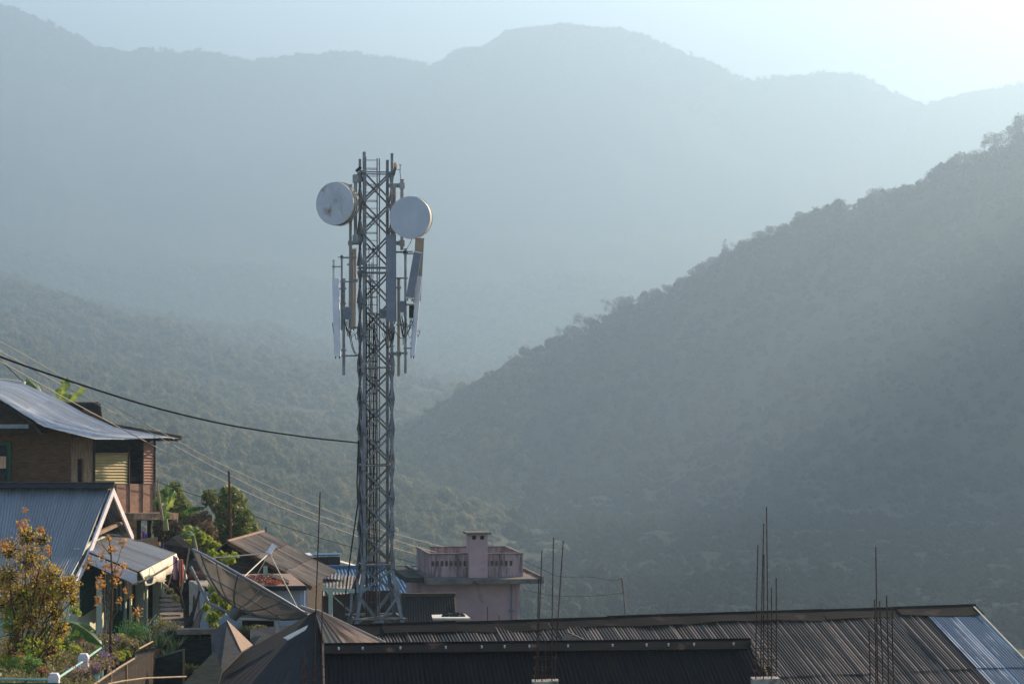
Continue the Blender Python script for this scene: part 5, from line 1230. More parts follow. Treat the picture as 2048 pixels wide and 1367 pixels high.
# trees and bushes behind the left houses
def blobset(pts, D, dd=.8):
    return [(P(u, v, D + dd * math.sin(i * 2.3)), r / F * D, 1.0) for i, (u, v, r) in enumerate(pts)]
tree("green_tree", "leafy olive-green tree behind the slim iron pole", P(455, 1120, 92), blobset([(420, 995, 18), (437, 1012, 17), (462, 995, 24), (474, 1010, 22), (458, 1030, 26), (488, 1035, 20), (498, 1055, 20), (476, 1065, 28), (440, 1060, 24), (500, 1078, 16), (455, 985, 14), (478, 1088, 22), (445, 1085, 24)], 92), .13, 5600, .17, LM['tree'], seed=1, shell=.3, twigs=60)
tree("green_tree", "darker pointed-topped tree right beside the wooden house", P(340, 1100, 93), blobset([(346, 980, 17), (352, 1000, 20), (330, 990, 16), (318, 1010, 18), (340, 1020, 24), (368, 1020, 20), (382, 1035, 18), (360, 1045, 26), (325, 1045, 24), (345, 1068, 28)], 93), .12, 4600, .16, LM['tree'], seed=2, shell=.3, twigs=60)
tree("dry_shrub", "brownish dry shrub between the two green trees", P(400, 1110, 90), blobset([(385, 1050, 22), (405, 1040, 20), (412, 1065, 24), (390, 1080, 26), (420, 1090, 22), (372, 1072, 20)], 90), .07, 4500, .13, LM['brown'], seed=3, cat="shrub", shell=.2, twigs=90)
tree("dry_shrub", "dry brown shrub under the wooden house ledge", P(330, 1110, 84), blobset([(322, 1062, 16), (335, 1050, 18), (350, 1062, 20), (345, 1080, 20), (325, 1085, 16)], 84), .06, 3200, .12, LM['brown'], seed=4, cat="shrub", shell=.2, twigs=70)
tree("leafy_shrub", "yellow-green shrub sprawling above the dark sheds", P(400, 1125, 82), blobset([(398, 1075, 14), (412, 1085, 16), (430, 1095, 14), (400, 1098, 14), (440, 1102, 10), (378, 1090, 12), (425, 1112, 12)], 82), .05, 2600, .14, LM['lime'], seed=5, cat="shrub", shell=.2, twigs=50)
tree("leafy_shrub", "thin yellow-leaved shrub over the mesh dish's top edge", P(440, 1150, 68), blobset([(425, 1108, 8), (445, 1112, 9), (462, 1118, 9), (470, 1110, 6), (450, 1125, 7)], 68), .03, 330, .14, LM['lime'], seed=6, cat="shrub", twigs=20)
tree("leafy_shrub", "bright yellow-green shrub against the blue-white wall", P(420, 1260, 60), blobset([(432, 1195, 12), (425, 1175, 8), (450, 1205, 12), (462, 1200, 9), (440, 1220, 12), (425, 1235, 12), (412, 1215, 8), (455, 1215, 10), (430, 1255, 8)], 60), .03, 950, .13, LM['lime'], seed=7, cat="shrub", twigs=30, droop=.8)
tree("vine_shrub", "green creeper patch hanging by the stone path", P(350, 1215, 69), blobset([(343, 1180, 6), (352, 1195, 8), (420, 1250, 10), (400, 1262, 8), (438, 1262, 8)], 66), .02, 600, .09, LM['olive'], seed=8, cat="shrub", shell=.1)
# broken bare trunk limbs beside the path
t = empty("broken_tree", "dark bare twisted trunks and sticks beside the stone path", "tree trunk", loc=P(378, 1265, 62))
for i, (a, b, r_) in enumerate((((368, 1262), (400, 1180), .06), ((385, 1265), (420, 1195), .08), ((378, 1262), (388, 1190), .05), ((392, 1262), (432, 1160), .045), ((370, 1255), (360, 1180), .035))):
    m = MB(); p, q = P(*a, 62), P(*b, 62 + .3 * i); mid = p.lerp(q, .5) + Vector((.05 * (-1) ** i, 0, .02)); m.tube([p, mid, q], [r_, r_ * .75, r_ * .4], 7); m.build("stem", BARK if i % 2 else M['wood_dark'], t)

# banana plants
def banana_leaf(name, pts, width, parent, seed=0, tone=.5, fold=.25, tear=.3):
    rr = random.Random(seed); pts = [Vector(p) for p in pts]; N = len(pts) - 1; K = 44; C = []
    for i in range(K + 1):
        s = i / K * N; k = min(int(s), N - 1); f = s - k; p0, p1, p2, p3 = pts[max(k - 1, 0)], pts[k], pts[k + 1], pts[min(k + 2, N)]
        C.append(.5 * ((2 * p1) + (p2 - p0) * f + (2 * p0 - 5 * p1 + 4 * p2 - p3) * f * f + (3 * p1 - p0 - 3 * p2 + p3) * f ** 3))
    V = []; FF = []; T = []
    side0 = None
    for sg in (-1, 1):
        i = 0
        while i < K:
            j = min(K, i + rr.choice((2, 3, 4, 6))); dr = rr.uniform(0, tear) * width; base = len(V); cnt = 0; tn = min(1, max(0, tone + rr.uniform(-.25, .35)))
            for q in range(i, j + 1):
                s = q / K; d = (C[min(q + 1, K)] - C[max(q - 1, 0)]).normalized(); sd_ = d.cross(Vector((0, -.5, .85))).normalized() if abs(d.z) < .97 else Vector((1, 0, 0))
                w_ = width * .5 * (math.sin(math.pi * min(1, .06 + s * .95)) ** .55); nrm = sd_.cross(d).normalized()
                if nrm.z < 0: nrm = -nrm
                e = C[q] + sd_ * sg * w_ - nrm * (w_ * fold + dr) + d * w_ * .25
                V += [tuple(C[q]), tuple(C[q].lerp(e, .55) + nrm * w_ * .08), tuple(e)]; T += [tn + .3, tn, tn * .8]; cnt += 1
            for c in range(cnt - 1):
                a = base + c * 3; FF += [(a, a + 3, a + 4, a + 1), (a + 1, a + 4, a + 5, a + 2)]
            i = j
    o = npmesh(name, V, FF, LM['banana'], parent=parent, attr=np.clip(T, 0, 1))
    m = MB(); m.tube(C[::4] + [C[-1]], [.02 * width * (1 - .8 * k / (K // 4 + 1)) + .004 for k in range(len(C[::4]) + 1)], 5); m.build("midrib", M['lime_rib'], o)
    return o
M['lime_rib'] = mat("pale_midrib", (0.35, 0.38, 0.14), rough=.6)
def banana(label, base, stem_top, lfs, w_, seed, r=.1, tones=None):
    t = empty("banana_plant", label, "banana plant", "banana plants around the houses", loc=base)
    m = MB(); m.tube([base, Vector(base).lerp(Vector(stem_top), .5), stem_top], [r, r * .85, r * .5], 9); m.build("stem", mat("banana_stem", (0.20, 0.22, 0.09), (0.30, 0.24, 0.12), rough=.7, scale=5, stretch=(1, 1, .3)), t)
    for i, l in enumerate(lfs): banana_leaf("leaf", l, w_, t, seed + i, tone=(tones[i] if tones else .5))
banana("banana plant with two upright leaves behind the wooden house roof", P(128, 900, 92), P(128, 812, 92), [[P(121, 815, 92), P(122, 785, 92), P(128, 765, 92), P(130, 752, 92.2)], [P(130, 812, 92), P(145, 792, 92), P(158, 778, 92), P(169, 768, 92)], [P(128, 812, 92), P(134, 795, 92.4), P(142, 786, 92.6), P(150, 792, 93)]], .42, 1, tones=(.6, .75, .7))
banana("banana plant showing one leaf tip above the tin roof ridge", P(88, 860, 93), P(80, 790, 93), [[P(80, 784, 93), P(70, 771, 93), P(60, 762, 93), P(54, 756, 93)]], .40, 9, tones=(.35,))
banana("banana plant with ragged pale leaves right of the wooden house", P(332, 1060, 80), P(327, 1010, 80), [[P(327, 1015, 80), P(319, 1000, 80), P(310, 1000, 80), P(304, 1008, 80)], [P(328, 1012, 80), P(322, 995, 80.3), P(317, 985, 80.3)], [P(330, 1018, 80), P(338, 1005, 80), P(345, 992, 80), P(349, 980, 80.2)], [P(331, 1015, 80), P(336, 1000, 80.4), P(337, 985, 80.4), P(336, 965, 80.5)], [P(331, 1030, 80), P(333, 1022, 79.6), P(331, 1035, 79.4)]], .30, 20, tones=(.8, .8, .7, .4, .8))
banana("banana plant with long dark leaf reaching right over shrubs", P(350, 1060, 86), P(352, 1030, 86), [[P(355, 1026, 86), P(375, 1018, 86), P(395, 1012, 86), P(410, 1013, 86)]], .34, 30, tones=(.15,))
banana("banana plant with bright lime leaf above the dark sheds", P(392, 1110, 80), P(386, 1070, 80), [[P(388, 1062, 80), P(378, 1052, 80), P(370, 1052, 80), P(365, 1060, 80)], [P(388, 1066, 80), P(380, 1062, 79.7), P(370, 1064, 79.6), P(384, 1070, 79.5)], [P(389, 1062, 80), P(392, 1055, 80), P(398, 1062, 80)]], .30, 40, tones=(.95, .4, .5))
banana("banana plant with one huge dark arching leaf before the cream wall", P(66, 1375, 50), P(72, 1285, 50), [[P(74, 1278, 50), P(92, 1255, 50), P(118, 1243, 49.8), P(150, 1246, 49.6), P(180, 1265, 49.4), P(203, 1288, 49.3)]], .42, 50, r=.14, tones=(.12,))

# autumn bush in the lower left corner and the thin orange-leaved tree
bb = P(40, 1380, 48)
bl = blobset([(20, 1150, 30), (60, 1120, 34), (100, 1150, 30), (40, 1190, 36), (90, 1195, 34), (130, 1180, 26), (10, 1210, 30), (60, 1235, 34), (110, 1225, 24), (20, 1100, 26), (55, 1075, 24), (145, 1200, 16), (30, 1270, 28), (85, 1080, 18), (75, 1290, 26), (20, 1310, 26), (120, 1260, 22), (5, 1160, 34), (75, 1165, 30), (140, 1170, 24), (50, 1330, 22), (100, 1300, 20)], 48, .5)
t = tree("autumn_bush", "bushy bare-twigged shrub with yellow and orange leaves in the lower left corner", bb, bl, .06, 8200, .058, LM['yellow'], seed=11, cat="shrub", twigs=520, shell=.02, aspect=.6, bark=TWIG)
m = MB(); rr = random.Random(3)
for k in range(26):
    a = P(rr.uniform(-20, 125), 1400, 48 + rr.uniform(-.6, .6)); u1 = rr.uniform(-5, 160); v1 = rr.uniform(1010, 1150) if u1 < 110 else rr.uniform(1150, 1200); b = P(u1, v1, 48 + rr.uniform(-.8, .8)); mid = a.lerp(b, .5) + Vector((rr.uniform(-.12, .12), 0, 0))
    m.tube([a, a.lerp(mid, .5) + Vector((rr.uniform(-.04, .04), 0, 0)), mid, mid.lerp(b, .5) + Vector((rr.uniform(-.04, .04), 0, 0)), b], [.015, .012, .009, .006, .003], 5, cap=False)
m.build("stems", TWIG, t)
leaves("green_leaves", blobset([(110, 1170, 24), (60, 1200, 34), (150, 1220, 12), (30, 1240, 28), (140, 1160, 12), (60, 1300, 30), (110, 1290, 20), (20, 1330, 24)], 47.9, .5), 1500, .085, LM['lime'], t, 5, .1, aspect=.7)
leaves("top_leaves", blobset([(10, 1090, 14), (48, 1050, 16), (50, 1020, 8), (82, 1060, 10), (95, 1100, 10)], 48, .3), 260, .06, LM['orange'], t, 6, .1, aspect=.7)
tb = P(221, 1330, 50)
t = empty("slender_tree", "slender bare-stemmed young tree with clusters of orange leaves before the porch", "tree", loc=tb)
m = MB(); m.tube([P(221, 1340, 50), P(221, 1260, 50), P(223, 1200, 50), P(224, 1140, 50), P(221, 1095, 50), P(214, 1066, 50)], [.035, .03, .026, .02, .014, .006], 6)
for (a, b, c) in (((223, 1200), (205, 1165), (190, 1120)), ((224, 1150), (236, 1120), (246, 1085)), ((223, 1180), (240, 1150), (250, 1130)), ((222, 1110), (205, 1090), (200, 1075)), ((222, 1240), (238, 1215), (250, 1190)), ((223, 1190), (200, 1180), (178, 1175)), ((221, 1220), (205, 1200), (185, 1205))):
    m.tube([P(*a, 50), P(*b, 50.1), P(*c, 50.1)], [.012, .008, .004], 4)
m.build("trunk", TWIG, t)
leaves("crown", [(P(u, v, 50), r_ * 1.5 / F * 50, 1.2) for u, v, r_ in ((222, 1100, 8), (246, 1084, 6), (248, 1130, 6), (204, 1108, 7), (180, 1120, 6), (236, 1140, 9), (215, 1135, 8), (200, 1165, 9), (230, 1165, 8), (172, 1130, 5), (240, 1200, 5), (196, 1200, 7), (250, 1180, 4), (275, 1225, 8), (262, 1195, 4), (218, 1075, 5))], 430, .075, LM['orange'], t, 9, .0, .6, .6)
t = empty("slender_tree", "second thin leafless stem just left of the orange-leaved young tree", "tree", loc=P(212, 1330, 51))
m = MB(); m.tube([P(210, 1340, 51), P(211, 1260, 51), P(208, 1190, 51), P(212, 1120, 51)], [.03, .025, .02, .008], 6); m.tube([P(210, 1240, 51), P(222, 1225, 51), P(230, 1215, 51)], [.015, .012, .006], 5); m.build("trunk", BARK, t)

# ------------------------------------------------------------------ GARDEN
g0 = MB(); g0.hexa([P(-90, 1420, 41) + Vector((0, 0, -2)), P(190, 1378, 42) + Vector((0, 0, -2)), P(372, 1262, 64) + Vector((0, 0, -2)), P(-60, 1285, 68) + Vector((0, 0, -2)), P(-90, 1420, 41), P(190, 1378, 42), P(372, 1262, 64), P(-60, 1285, 68)])
tag(g0.build("garden_soil", M['soil']), kind="structure")
def gz_(u, D): 
    s = (D - 42) / 23.; return P(0, 1378, 42).z * (1 - s) + P(0, 1268, 65).z * s
gl = []; rr = random.Random(77)
for _ in range(280):
    D = rr.uniform(42.3, 63); um = 190 + (372 - 190) * (D - 42) / 22 - 8; u = rr.uniform(-60, um); p = P(u, 0, D); gl.append((Vector((p.x, D, gz_(u, D) + .05)), rr.uniform(.12, .34), .55))
tag(leaves("ground_cover", gl, 15000, .06, LM['olive'], None, 21, .0, -.6), "mixed low plants covering the garden soil inside the railing", "ground cover", kind="stuff")
tag(leaves("ground_flowers", gl[::3], 1300, .045, LM['pinkf'], None, 22, .6, -.6), "small pinkish blooms scattered through the garden ground cover", "flowers", kind="stuff")
def gp(u, D):      # ground row of the garden at distance D
    z = P(0, 1385, 42).z + (D - 42) / (66 - 42) * (-8.15 - P(0, 1385, 42).z); return Vector(((u - CX) / F * D, D, z))
def rail_post(label, u, v, D, w_):
    t = empty("fence_post", label, "fence post", "white octagon-topped posts of the garden railing", loc=P(u, v + 90, D)); c = P(u, v, D)
    m = MB(); h = w_ / 2; zt = c.z; ch = h * .55; prof = [(-h, -1.2), (h, -1.2), (h, -ch), (h - ch * .6, 0), (-h + ch * .6, 0), (-h, -ch)]
    m.v = [(c.x + a, c.y + s, zt + b) for s in (-h * .8, h * .8) for a, b in prof]; n = 6
    m.f = [tuple(range(n))[::-1], tuple(range(n, 2 * n))] + [(i, (i + 1) % n, n + (i + 1) % n, n + i) for i in range(n)]; m.f = [f[::-1] for f in m.f]; m.uv = [[(0, 0)] * len(f) for f in m.f]; m.mi = [0] * len(m.f)
    m.build("shaft", M['white_frame'], t); m = MB(); m.box((c.x, c.y, zt - ch - .04), (h * 1.08, h * .9, .012)); m.build("moulding", M['white_frame'], t)
rail_post("nearest white concrete fence post at the bottom edge", 108, 1345, 42, .18)
rail_post("white concrete fence post in the middle of the railing", 167, 1306, 45.5, .185)
rail_post("farthest white fence post half hidden by purple flowers", 208, 1281, 51, .16)
def rail(label, pts, r=.022, mt='mint'):
    m = MB(); m.tube(pts, r, 8); tag(m.build("handrail", M[mt]), label, "handrail", "mint green rails of the garden fence")
rail("level green rail running left from the nearest post", [P(-120, 1358, 42.5), P(0, 1357, 42.3), P(100, 1358, 42)])
rail("sloping mint rail between the two nearer white posts", [P(117, 1354, 42.1), P(164, 1323, 45.3)])
rail("pale rail between the middle and farthest white posts", [P(175, 1314, 45.6), P(207, 1291, 50.8)])
rail("short green rail by the porch steps", [P(283, 1262, 66), P(312, 1229, 70)], .03)
rail("lower dark handrail left edge of the bottom", [P(-120, 1366, 41.6), P(110, 1366, 41.6), P(200, 1372, 41.6)], .015, 'green')
t = empty("green_hatch", "teal painted board lying at the porch steps", "board", loc=P(325, 1250, 66)); m = MB(); m.hexa([p + Vector((0, 0, -.05)) for p in (P(306, 1249, 65.5), P(338, 1252, 65.5), P(322, 1236, 68), P(312, 1236, 68))] + [P(306, 1248, 65.5), P(338, 1252, 65.5), P(322, 1236, 68), P(312, 1236, 68)]); m.build("panel", M['mint'], t)
# shelf of pots along the terrace edge
t = empty("planting_shelf", "pale bamboo rail edging the row of potted plants", "shelf", loc=P(230, 1350, 46))
m = MB(); m.tube([P(183, 1372, 42.2), P(205, 1356, 43.8), P(240, 1333, 46.5), P(268, 1316, 49.5)], .022, 8); m.tube([P(268, 1302, 50), P(305, 1282, 54)], .02, 6); m.build("rail", M['bamboo'], t)
for (u, v, D) in ((221, 1347, 44.8), (252, 1328, 47.5)):
    m = MB(); m.bar(P(u, v + 35, D), P(u, v, D), .05, .05); m.build("prop", M['bamboo'], t)
def pot_plant(i, u, v, D, kind, h, w_, label, pot=True, mtp='black', pr=.07):
    base = P(u, v, D); t = empty("potted_plant" if pot else "garden_plant", label, "potted plant" if pot else "plant", "plants in the terraced garden", loc=base)
    if pot:
        m = MB(); m.tube([base, base + Vector((0, 0, .02)), base + Vector((0, 0, .15)), base + Vector((0, 0, .155))], [pr * .7, pr * .75, pr, pr * 1.08], 10); m.build("pot", M[mtp], t)
        base = base + Vector((0, 0, .13))
    kind = kind if isinstance(kind, tuple) else (kind,)
    rr = random.Random(i)
    bl = [(base + Vector((rr.uniform(-.3, .3) * w_, rr.uniform(-.3, .3) * w_, h * (.3 + .5 * rr.random()))), w_ * (.25 + .12 * rr.random()), .9) for _ in range(5)]
    if kind[0] != 'straps':
        m = MB()
        for b in bl: m.tube([base - Vector((0, 0, .05)), (base + b[0]) / 2 + Vector((rr.uniform(-.02, .02), 0, .02)), b[0]], [.008, .006, .004], 4, cap=False)
        m.build("stems", TWIG if kind[0] in ('pinkf',) else M['lime_rib'], t)
        leaves("foliage", bl, 420, .055, LM[kind[0]], t, i, .2, 0, .5)
    else:
        V = []; FF = []; T = []
        for k in range(26):
            a = rr.random() * 6.28; L = h * rr.uniform(.7, 1.2); e = Vector((math.cos(a), math.sin(a), 0)); sd_ = Vector((-math.sin(a), math.cos(a), 0)); base_i = len(V); out = rr.uniform(.25, .75); tn = rr.random()
            for q in range(5):
                s = q / 4; p = base + e * (L * out * s) + Vector((0, 0, L * (s - .55 * out * s * s))); ww = .022 * (1 - s) ** .6 * (1 if s < 1 else 0) + .002
                V += [tuple(p - sd_ * ww), tuple(p + sd_ * ww)]; T += [tn, tn]
            for q in range(4): b = base_i + q * 2; FF.append((b, b + 1, b + 3, b + 2))
        npmesh("foliage", V, FF, LM['strap'], parent=t, attr=T)
    for kk in kind[1:]:
        leaves("flowers", [(b[0] + Vector((0, 0, w_ * .12)), b[1], 1) for b in bl], 60, .038, LM[kk], t, i + 3, .5, 0, .8)
row = [(266, 1322, 49.8), (258, 1327, 49), (250, 1332, 48.2), (242, 1337, 47.4), (234, 1342, 46.7), (226, 1347, 46), (218, 1352, 45.3), (210, 1357, 44.7), (202, 1362, 44.1), (194, 1367, 43.5)]
lab = ["pot at the far end of the black pot row on the terrace edge", "second black pot from the far end of the terrace row", "third pot from the far end, lime leaves over black pot", "fourth pot from the far end with bright lime seedlings", "fifth pot from the far end of the terrace row, lime leaves", "fifth pot counted from the near end, low pinkish plant", "fourth pot counted from the near end, low reddish plant", "third pot counted from the near end, dull green cushion", "second pot from the near end in a teal pot", "nearest pot of the terrace row in a teal pot"]
kinds = [('olive', 'pinkf'), ('olive',), ('lime',), ('lime',), ('lime', 'red'), ('pinkf',), ('pinkf',), ('olive', 'pinkf'), ('pinkf',), ('pinkf', 'purple')]
for i, (u, v, D) in enumerate(row): pot_plant(i, u, v - 4, D, kinds[i], .16, .2, lab[i], mtp='black' if i < 8 else 'mint', pr=.05)
spec = [(255, 1283, 55, ('green',), .45, .75, "large bright green leafy plant before the porch louvres", False), (286, 1280, 58, ('green',), .35, .6, "broad dark green plant right of the large bright one", False), (275, 1290, 55, ('green',), .3, .45, "small green plant in black pot by the bamboo rail end", True),
 (240, 1290, 53, ('lime',), .25, .3, "small lime tuft left of the large bright green plant", False), (318, 1268, 60, ('olive', 'yel'), .35, .6, "bushy plant with pale orange flowers at the porch corner", False), (345, 1272, 60, ('olive', 'pinkf'), .32, .55, "low flowering bush at the right end of the garden", False),
 (215, 1312, 50, ('olive', 'purple'), .42, .5, "tall purple-flowered plant beside the farthest fence post", False), (232, 1305, 51, ('olive', 'purple'), .36, .42, "shorter purple-flowered plant right of the taller one", False), (250, 1308, 50, ('olive', 'pinkf'), .35, .45, "straggly plant with yellowish pink heads above the pots", False), (262, 1300, 51.5, ('olive', 'pinkf'), .3, .4, "straggly pale plant near the end of the pot row", False),
 (150, 1318, 52, ('lime', 'yel'), .4, .28, "plant with drooping bright yellow blooms by the middle post", False), (130, 1310, 54, ('green', 'red'), .42, .25, "deep red flower beside the yellow blooms", False), (118, 1300, 54, ('green', 'red'), .35, .2, "single small red poinsettia behind the fence", False), (150, 1290, 57, ('green',), .4, .45, "feathery green tuft against the cream wall base", False), (168, 1288, 57, ('pinkf', 'red'), .35, .4, "maroon-leaved plant beside the feathery green tuft", False),
 (183, 1282, 56, ('olive',), .3, .4, "dull olive plant under the arching banana leaf tip", False), (196, 1345, 45, ('pinkf', 'purple'), .2, .5, "spreading pink ground cover near the row of pots", False), (175, 1360, 44, ('pinkf',), .22, .6, "reddish ground plant right of the nearest post", False), (150, 1362, 44, ('pinkf', 'purple'), .2, .5, "low pinkish plant touching the nearest white post", False), (215, 1335, 46.5, ('olive', 'purple'), .26, .45, "green and purple plant midway behind the pots", False),
 (82, 1352, 46, ('pinkf', 'red'), .16, .22, "coral red flower cluster above the level green rail", False), (62, 1350, 46, ('green',), .4, .35, "dark green plant between the autumn bush stems", False), (95, 1335, 49, ('green',), .55, .45, "tall dark green plant left of the nearest post", False), (28, 1345, 46.5, ('green', 'red'), .4, .4, "green plant with a tiny red bud at the far left", False)]
for i, (u, v, D, kd, h, w_, lb, pt) in enumerate(spec): pot_plant(30 + i, u, v, D, kd, h, w_, lb, pt)
for i, (u, v, D, h, lb) in enumerate(((318, 1316, 56, .62, "big strap-leaved plant at the edge of the dark gap"), (300, 1308, 55, .5, "strap-leaved plant left of the biggest one"), (338, 1300, 57, .6, "strap-leaved plant with an orange bloom near the retaining wall"), (350, 1318, 56, .5, "pale sunlit strap-leaved plant lowest on the right"), (335, 1335, 55, .4, "small strap-leaved plant below the others"))):
    pot_plant(60 + i, u, v, D, ('straps',), h, .4, lb, True, 'terracotta', .12)
# mossy bank behind the strap plants and grass tuft at the white wall door
# stone path with steps
t = empty("stone_steps", "worn stone steps climbing away beside the porch", "steps", loc=P(345, 1270, 64))
rr = random.Random(6)
for k in range(9):
    D = 63.5 + k * .75; v = 1262 - k * 9.0; uc = 348 - k * 1.2; m = MB(); hw = .42 - .015 * k; c = P(uc, v, D)
    n = 9; ring = [(c.x + hw * math.cos(6.283 * i / n) * rr.uniform(.85, 1.1), c.y + .38 * math.sin(6.283 * i / n) * rr.uniform(.85, 1.1)) for i in range(n)]
    m.v = [(x, y, c.z) for x, y in ring] + [(x, y, c.z - .32) for x, y in ring]; m.f = [tuple(range(n)), tuple(range(n, 2 * n))[::-1]] + [(i, n + i, n + (i + 1) % n, (i + 1) % n) for i in range(n)]; m.uv = [[(0, 0)] * len(f) for f in m.f]; m.mi = [0] * len(m.f)
    m.build("step", M['stone'], t)
t = empty("earth_bank", "dark earthen bank beyond the stone steps", "bank", loc=P(350, 1200, 71)); m = MB()
poly("face", [P(322, 1085, 76), P(400, 1100, 76), P(440, 1150, 75), P(440, 1290, 75), P(322, 1290, 75)], M['soil'], t, .4)
# sticks, laundry, line pole
for i, (a, b, D, r_, lb) in enumerate((((329, 1192), (347, 1136), 68, .025, "thin pole leaning up right near the laundry"), ((326, 1168), (346, 1192), 68.2, .03, "short stick leaning left at the path"), ((329, 1167), (342, 1183), 67.8, .025, "shorter crossed stick beside the path"), ((331, 1156), (362, 1182), 69, .03, "dark fallen branch across the path bank"), ((362, 1185), (379, 1095), 66.5, .03, "tall pale pole behind the laundry leaning right"), ((340, 1190), (352, 1208), 67.5, .035, "stubby log end by the steps"))):
    m = MB(); m.tube([P(*a, D), P((a[0] + b[0]) / 2 + 1, (a[1] + b[1]) / 2, D), P(*b, D)], [r_, r_ * .9, r_ * .7], 7); tag(m.build("wooden_stick", M['bamboo'] if i != 3 else M['wood_dark']), lb, "stick")
m = MB(); m.tube([P(263, 1168, 65.5), P(290, 1160, 65.8), P(312, 1147, 66.2), P(336, 1133, 66.6)], .03, 7); tag(m.build("bamboo_pole", M['bamboo']), "pale bamboo pole slung under the porch eave", "pole")
m = MB(); m.tube([P(336, 1133, 66.6), P(345, 1128, 66.8), P(358, 1118, 67), P(374, 1113, 67)], .008, 5); tag(m.build("clothesline", M['cable']), "thin clothesline running right from the bamboo pole", "clothesline")
def cloth(label, pts, D, mt, seed, bands=None):
    t = empty("hanging_cloth", label, "laundry", "clothes hanging on the line", loc=P(pts[0][0], pts[0][1], D))
    (u0, v0), (u1, v1), (u2, v2), (u3, v3) = pts; V = []; FF = []; n = 14; k = 10; rr = random.Random(seed)
    for j in range(k + 1):
        for i in range(n + 1):
            s, q = i / n, j / k; u = (u0 + (u1 - u0) * s) * (1 - q) + (u3 + (u2 - u3) * s) * q; v = (v0 + (v1 - v0) * s) * (1 - q) + (v3 + (v2 - v3) * s) * q
            V.append(tuple(P(u, v, D + .07 * math.sin(s * 9 + seed) * (.3 + q))))
    for j in range(k):
        for i in range(n): a = j * (n + 1) + i; FF.append((a, a + 1, a + n + 2, a + n + 1))
    o = npmesh("fabric", V, FF, mt, parent=t, smooth=True); sm = o.modifiers.new("s", 'SOLIDIFY'); sm.thickness = .012
cloth("pink shirt hanging nearest the porch corner", [(346, 1110), (355, 1114), (354, 1159), (346.5, 1158)], 67, mat("pink_cloth", (0.50, 0.22, 0.25), (0.42, 0.18, 0.21), rough=.9), 1)
cloth("white cloth hanging between pink and orange-red ones", [(354, 1121), (362, 1117), (361, 1158), (356, 1135)], 67.1, mat("white_cloth", (0.60, 0.52, 0.48), (0.50, 0.44, 0.42), rough=.9), 2)
cloth("orange-red cloth hanging in the middle of the laundry", [(361, 1117), (365, 1118), (366, 1160), (359, 1176)], 67, mat("red_cloth", (0.60, 0.16, 0.09), (0.50, 0.12, 0.07), rough=.9), 3)
cloth("narrow white cloth hanging on the right of the red one", [(365, 1130), (367, 1128), (374, 1156), (368, 1166)], 67.1, mat("pale_cloth", (0.60, 0.54, 0.48), (0.5, .45, .4), rough=.9), 4)
for i, (u0, v0, u1, v1, c, lb) in enumerate(((284, 1060, 290, 1082, (0.45, 0.12, 0.30), "magenta cloth hanging under the wooden house"), (290, 1066, 294, 1084, (0.10, 0.12, 0.35), "blue cloth hanging under the wooden house"), (311, 1082, 322, 1092, (0.50, 0.26, 0.12), "orange bundle of cloth behind the porch roof"), (322, 1086, 330, 1098, (0.06, 0.08, 0.16), "navy cloth behind the porch roof edge"))):
    cloth(lb, [(u0, v0), (u1, v0 + 1), (u1 + 1, v1), (u0, v1 - 2)], 75 if i > 1 else 82.5, mat("dyed_cloth", c, tuple(x * .6 for x in c), rough=.9, scale=6), 10 + i)
t = empty("hanging_pot", "dark teal pot hanging from the porch front", "hanging pot", loc=P(298, 1158, 66.5)); c = P(299, 1161, 66.5)
m = MB(); m.tube([c + Vector((0, 0, -.07)), c + Vector((0, 0, -.05)), c + Vector((0, 0, .06))], [.05, .08, .11], 10); m.build("pot", M['radome_dark'], t)
m = MB(); m.tube([c + Vector((0, 0, .06)), c + Vector((0, 0, .35))], .006, 5); m.build("cord", M['cable'], t)
leaves("foliage", [(c + Vector((0, 0, .08)), .13, .7)], 160, .06, LM['green'], t, 4, .2)
m = MB(); m.tube([P(215, 1367, 44), P(245, 1361, 45), P(290, 1355, 47), P(372, 1352, 50)], .018, 6); tag(m.build("hose", M['bamboo']), "pale thin hose crossing the dark gap at the bottom", "hose")
tag(leaves("grass_tuft", [(P(495, 1262, 61.5), .25, .5), (P(515, 1260, 61.5), .25, .6), (P(480, 1265, 61.5), .2, .5)], 1400, .10, LM['olive'], None, 4, .0, -1), "dry yellowish grass tuft before the dark doorway", "grass", kind="stuff")
tag(leaves("weeds", [(P(300 + 14 * k, 1345 + 6 * math.sin(k), 55.5), .3, .5) for k in range(7)] + [(P(385 + 12 * k, 1265, 57), .14, .7) for k in range(4)], 2600, .10, LM['olive'], None, 8, .0, -1), "dark weeds filling the shaded gap beside the terrace", "weeds", kind="stuff")

# ------------------------------------------------------------------ MESH SATELLITE DISH
def meshmat():
    m = bpy.data.materials.new("fine_wire_mesh"); m.use_nodes = True; t = m.node_tree; N = t.nodes.new; L = t.links; b = t.nodes["Principled BSDF"]
    b.inputs["Base Color"].default_value = (0.17, 0.125, 0.09, 1); b.inputs["Roughness"].default_value = .7
    nz = N("ShaderNodeTexNoise"); nz.inputs["Scale"].default_value = 3; mr = N("ShaderNodeMapRange"); mr.inputs[3].default_value = .12; mr.inputs[4].default_value = .32; L.new(nz.outputs[0], mr.inputs[0])
    tr = N("ShaderNodeBsdfTransparent"); mx = N("ShaderNodeMixShader"); L.new(mr.outputs[0], mx.inputs[0]); L.new(b.outputs[0], mx.inputs[1]); L.new(tr.outputs[0], mx.inputs[2]); L.new(mx.outputs[0], t.nodes["Material Output"].inputs[0]); return m
DD = 58.0
dc = P(503, 1166, DD); ax = Vector((0.47, 0.16, 0.82)).normalized()
maj = Vector((235, 0, -137)).normalized(); maj = (maj - ax * maj.dot(ax)).normalized(); mnr = ax.cross(maj).normalized(); RD = 1.63; dep = .66
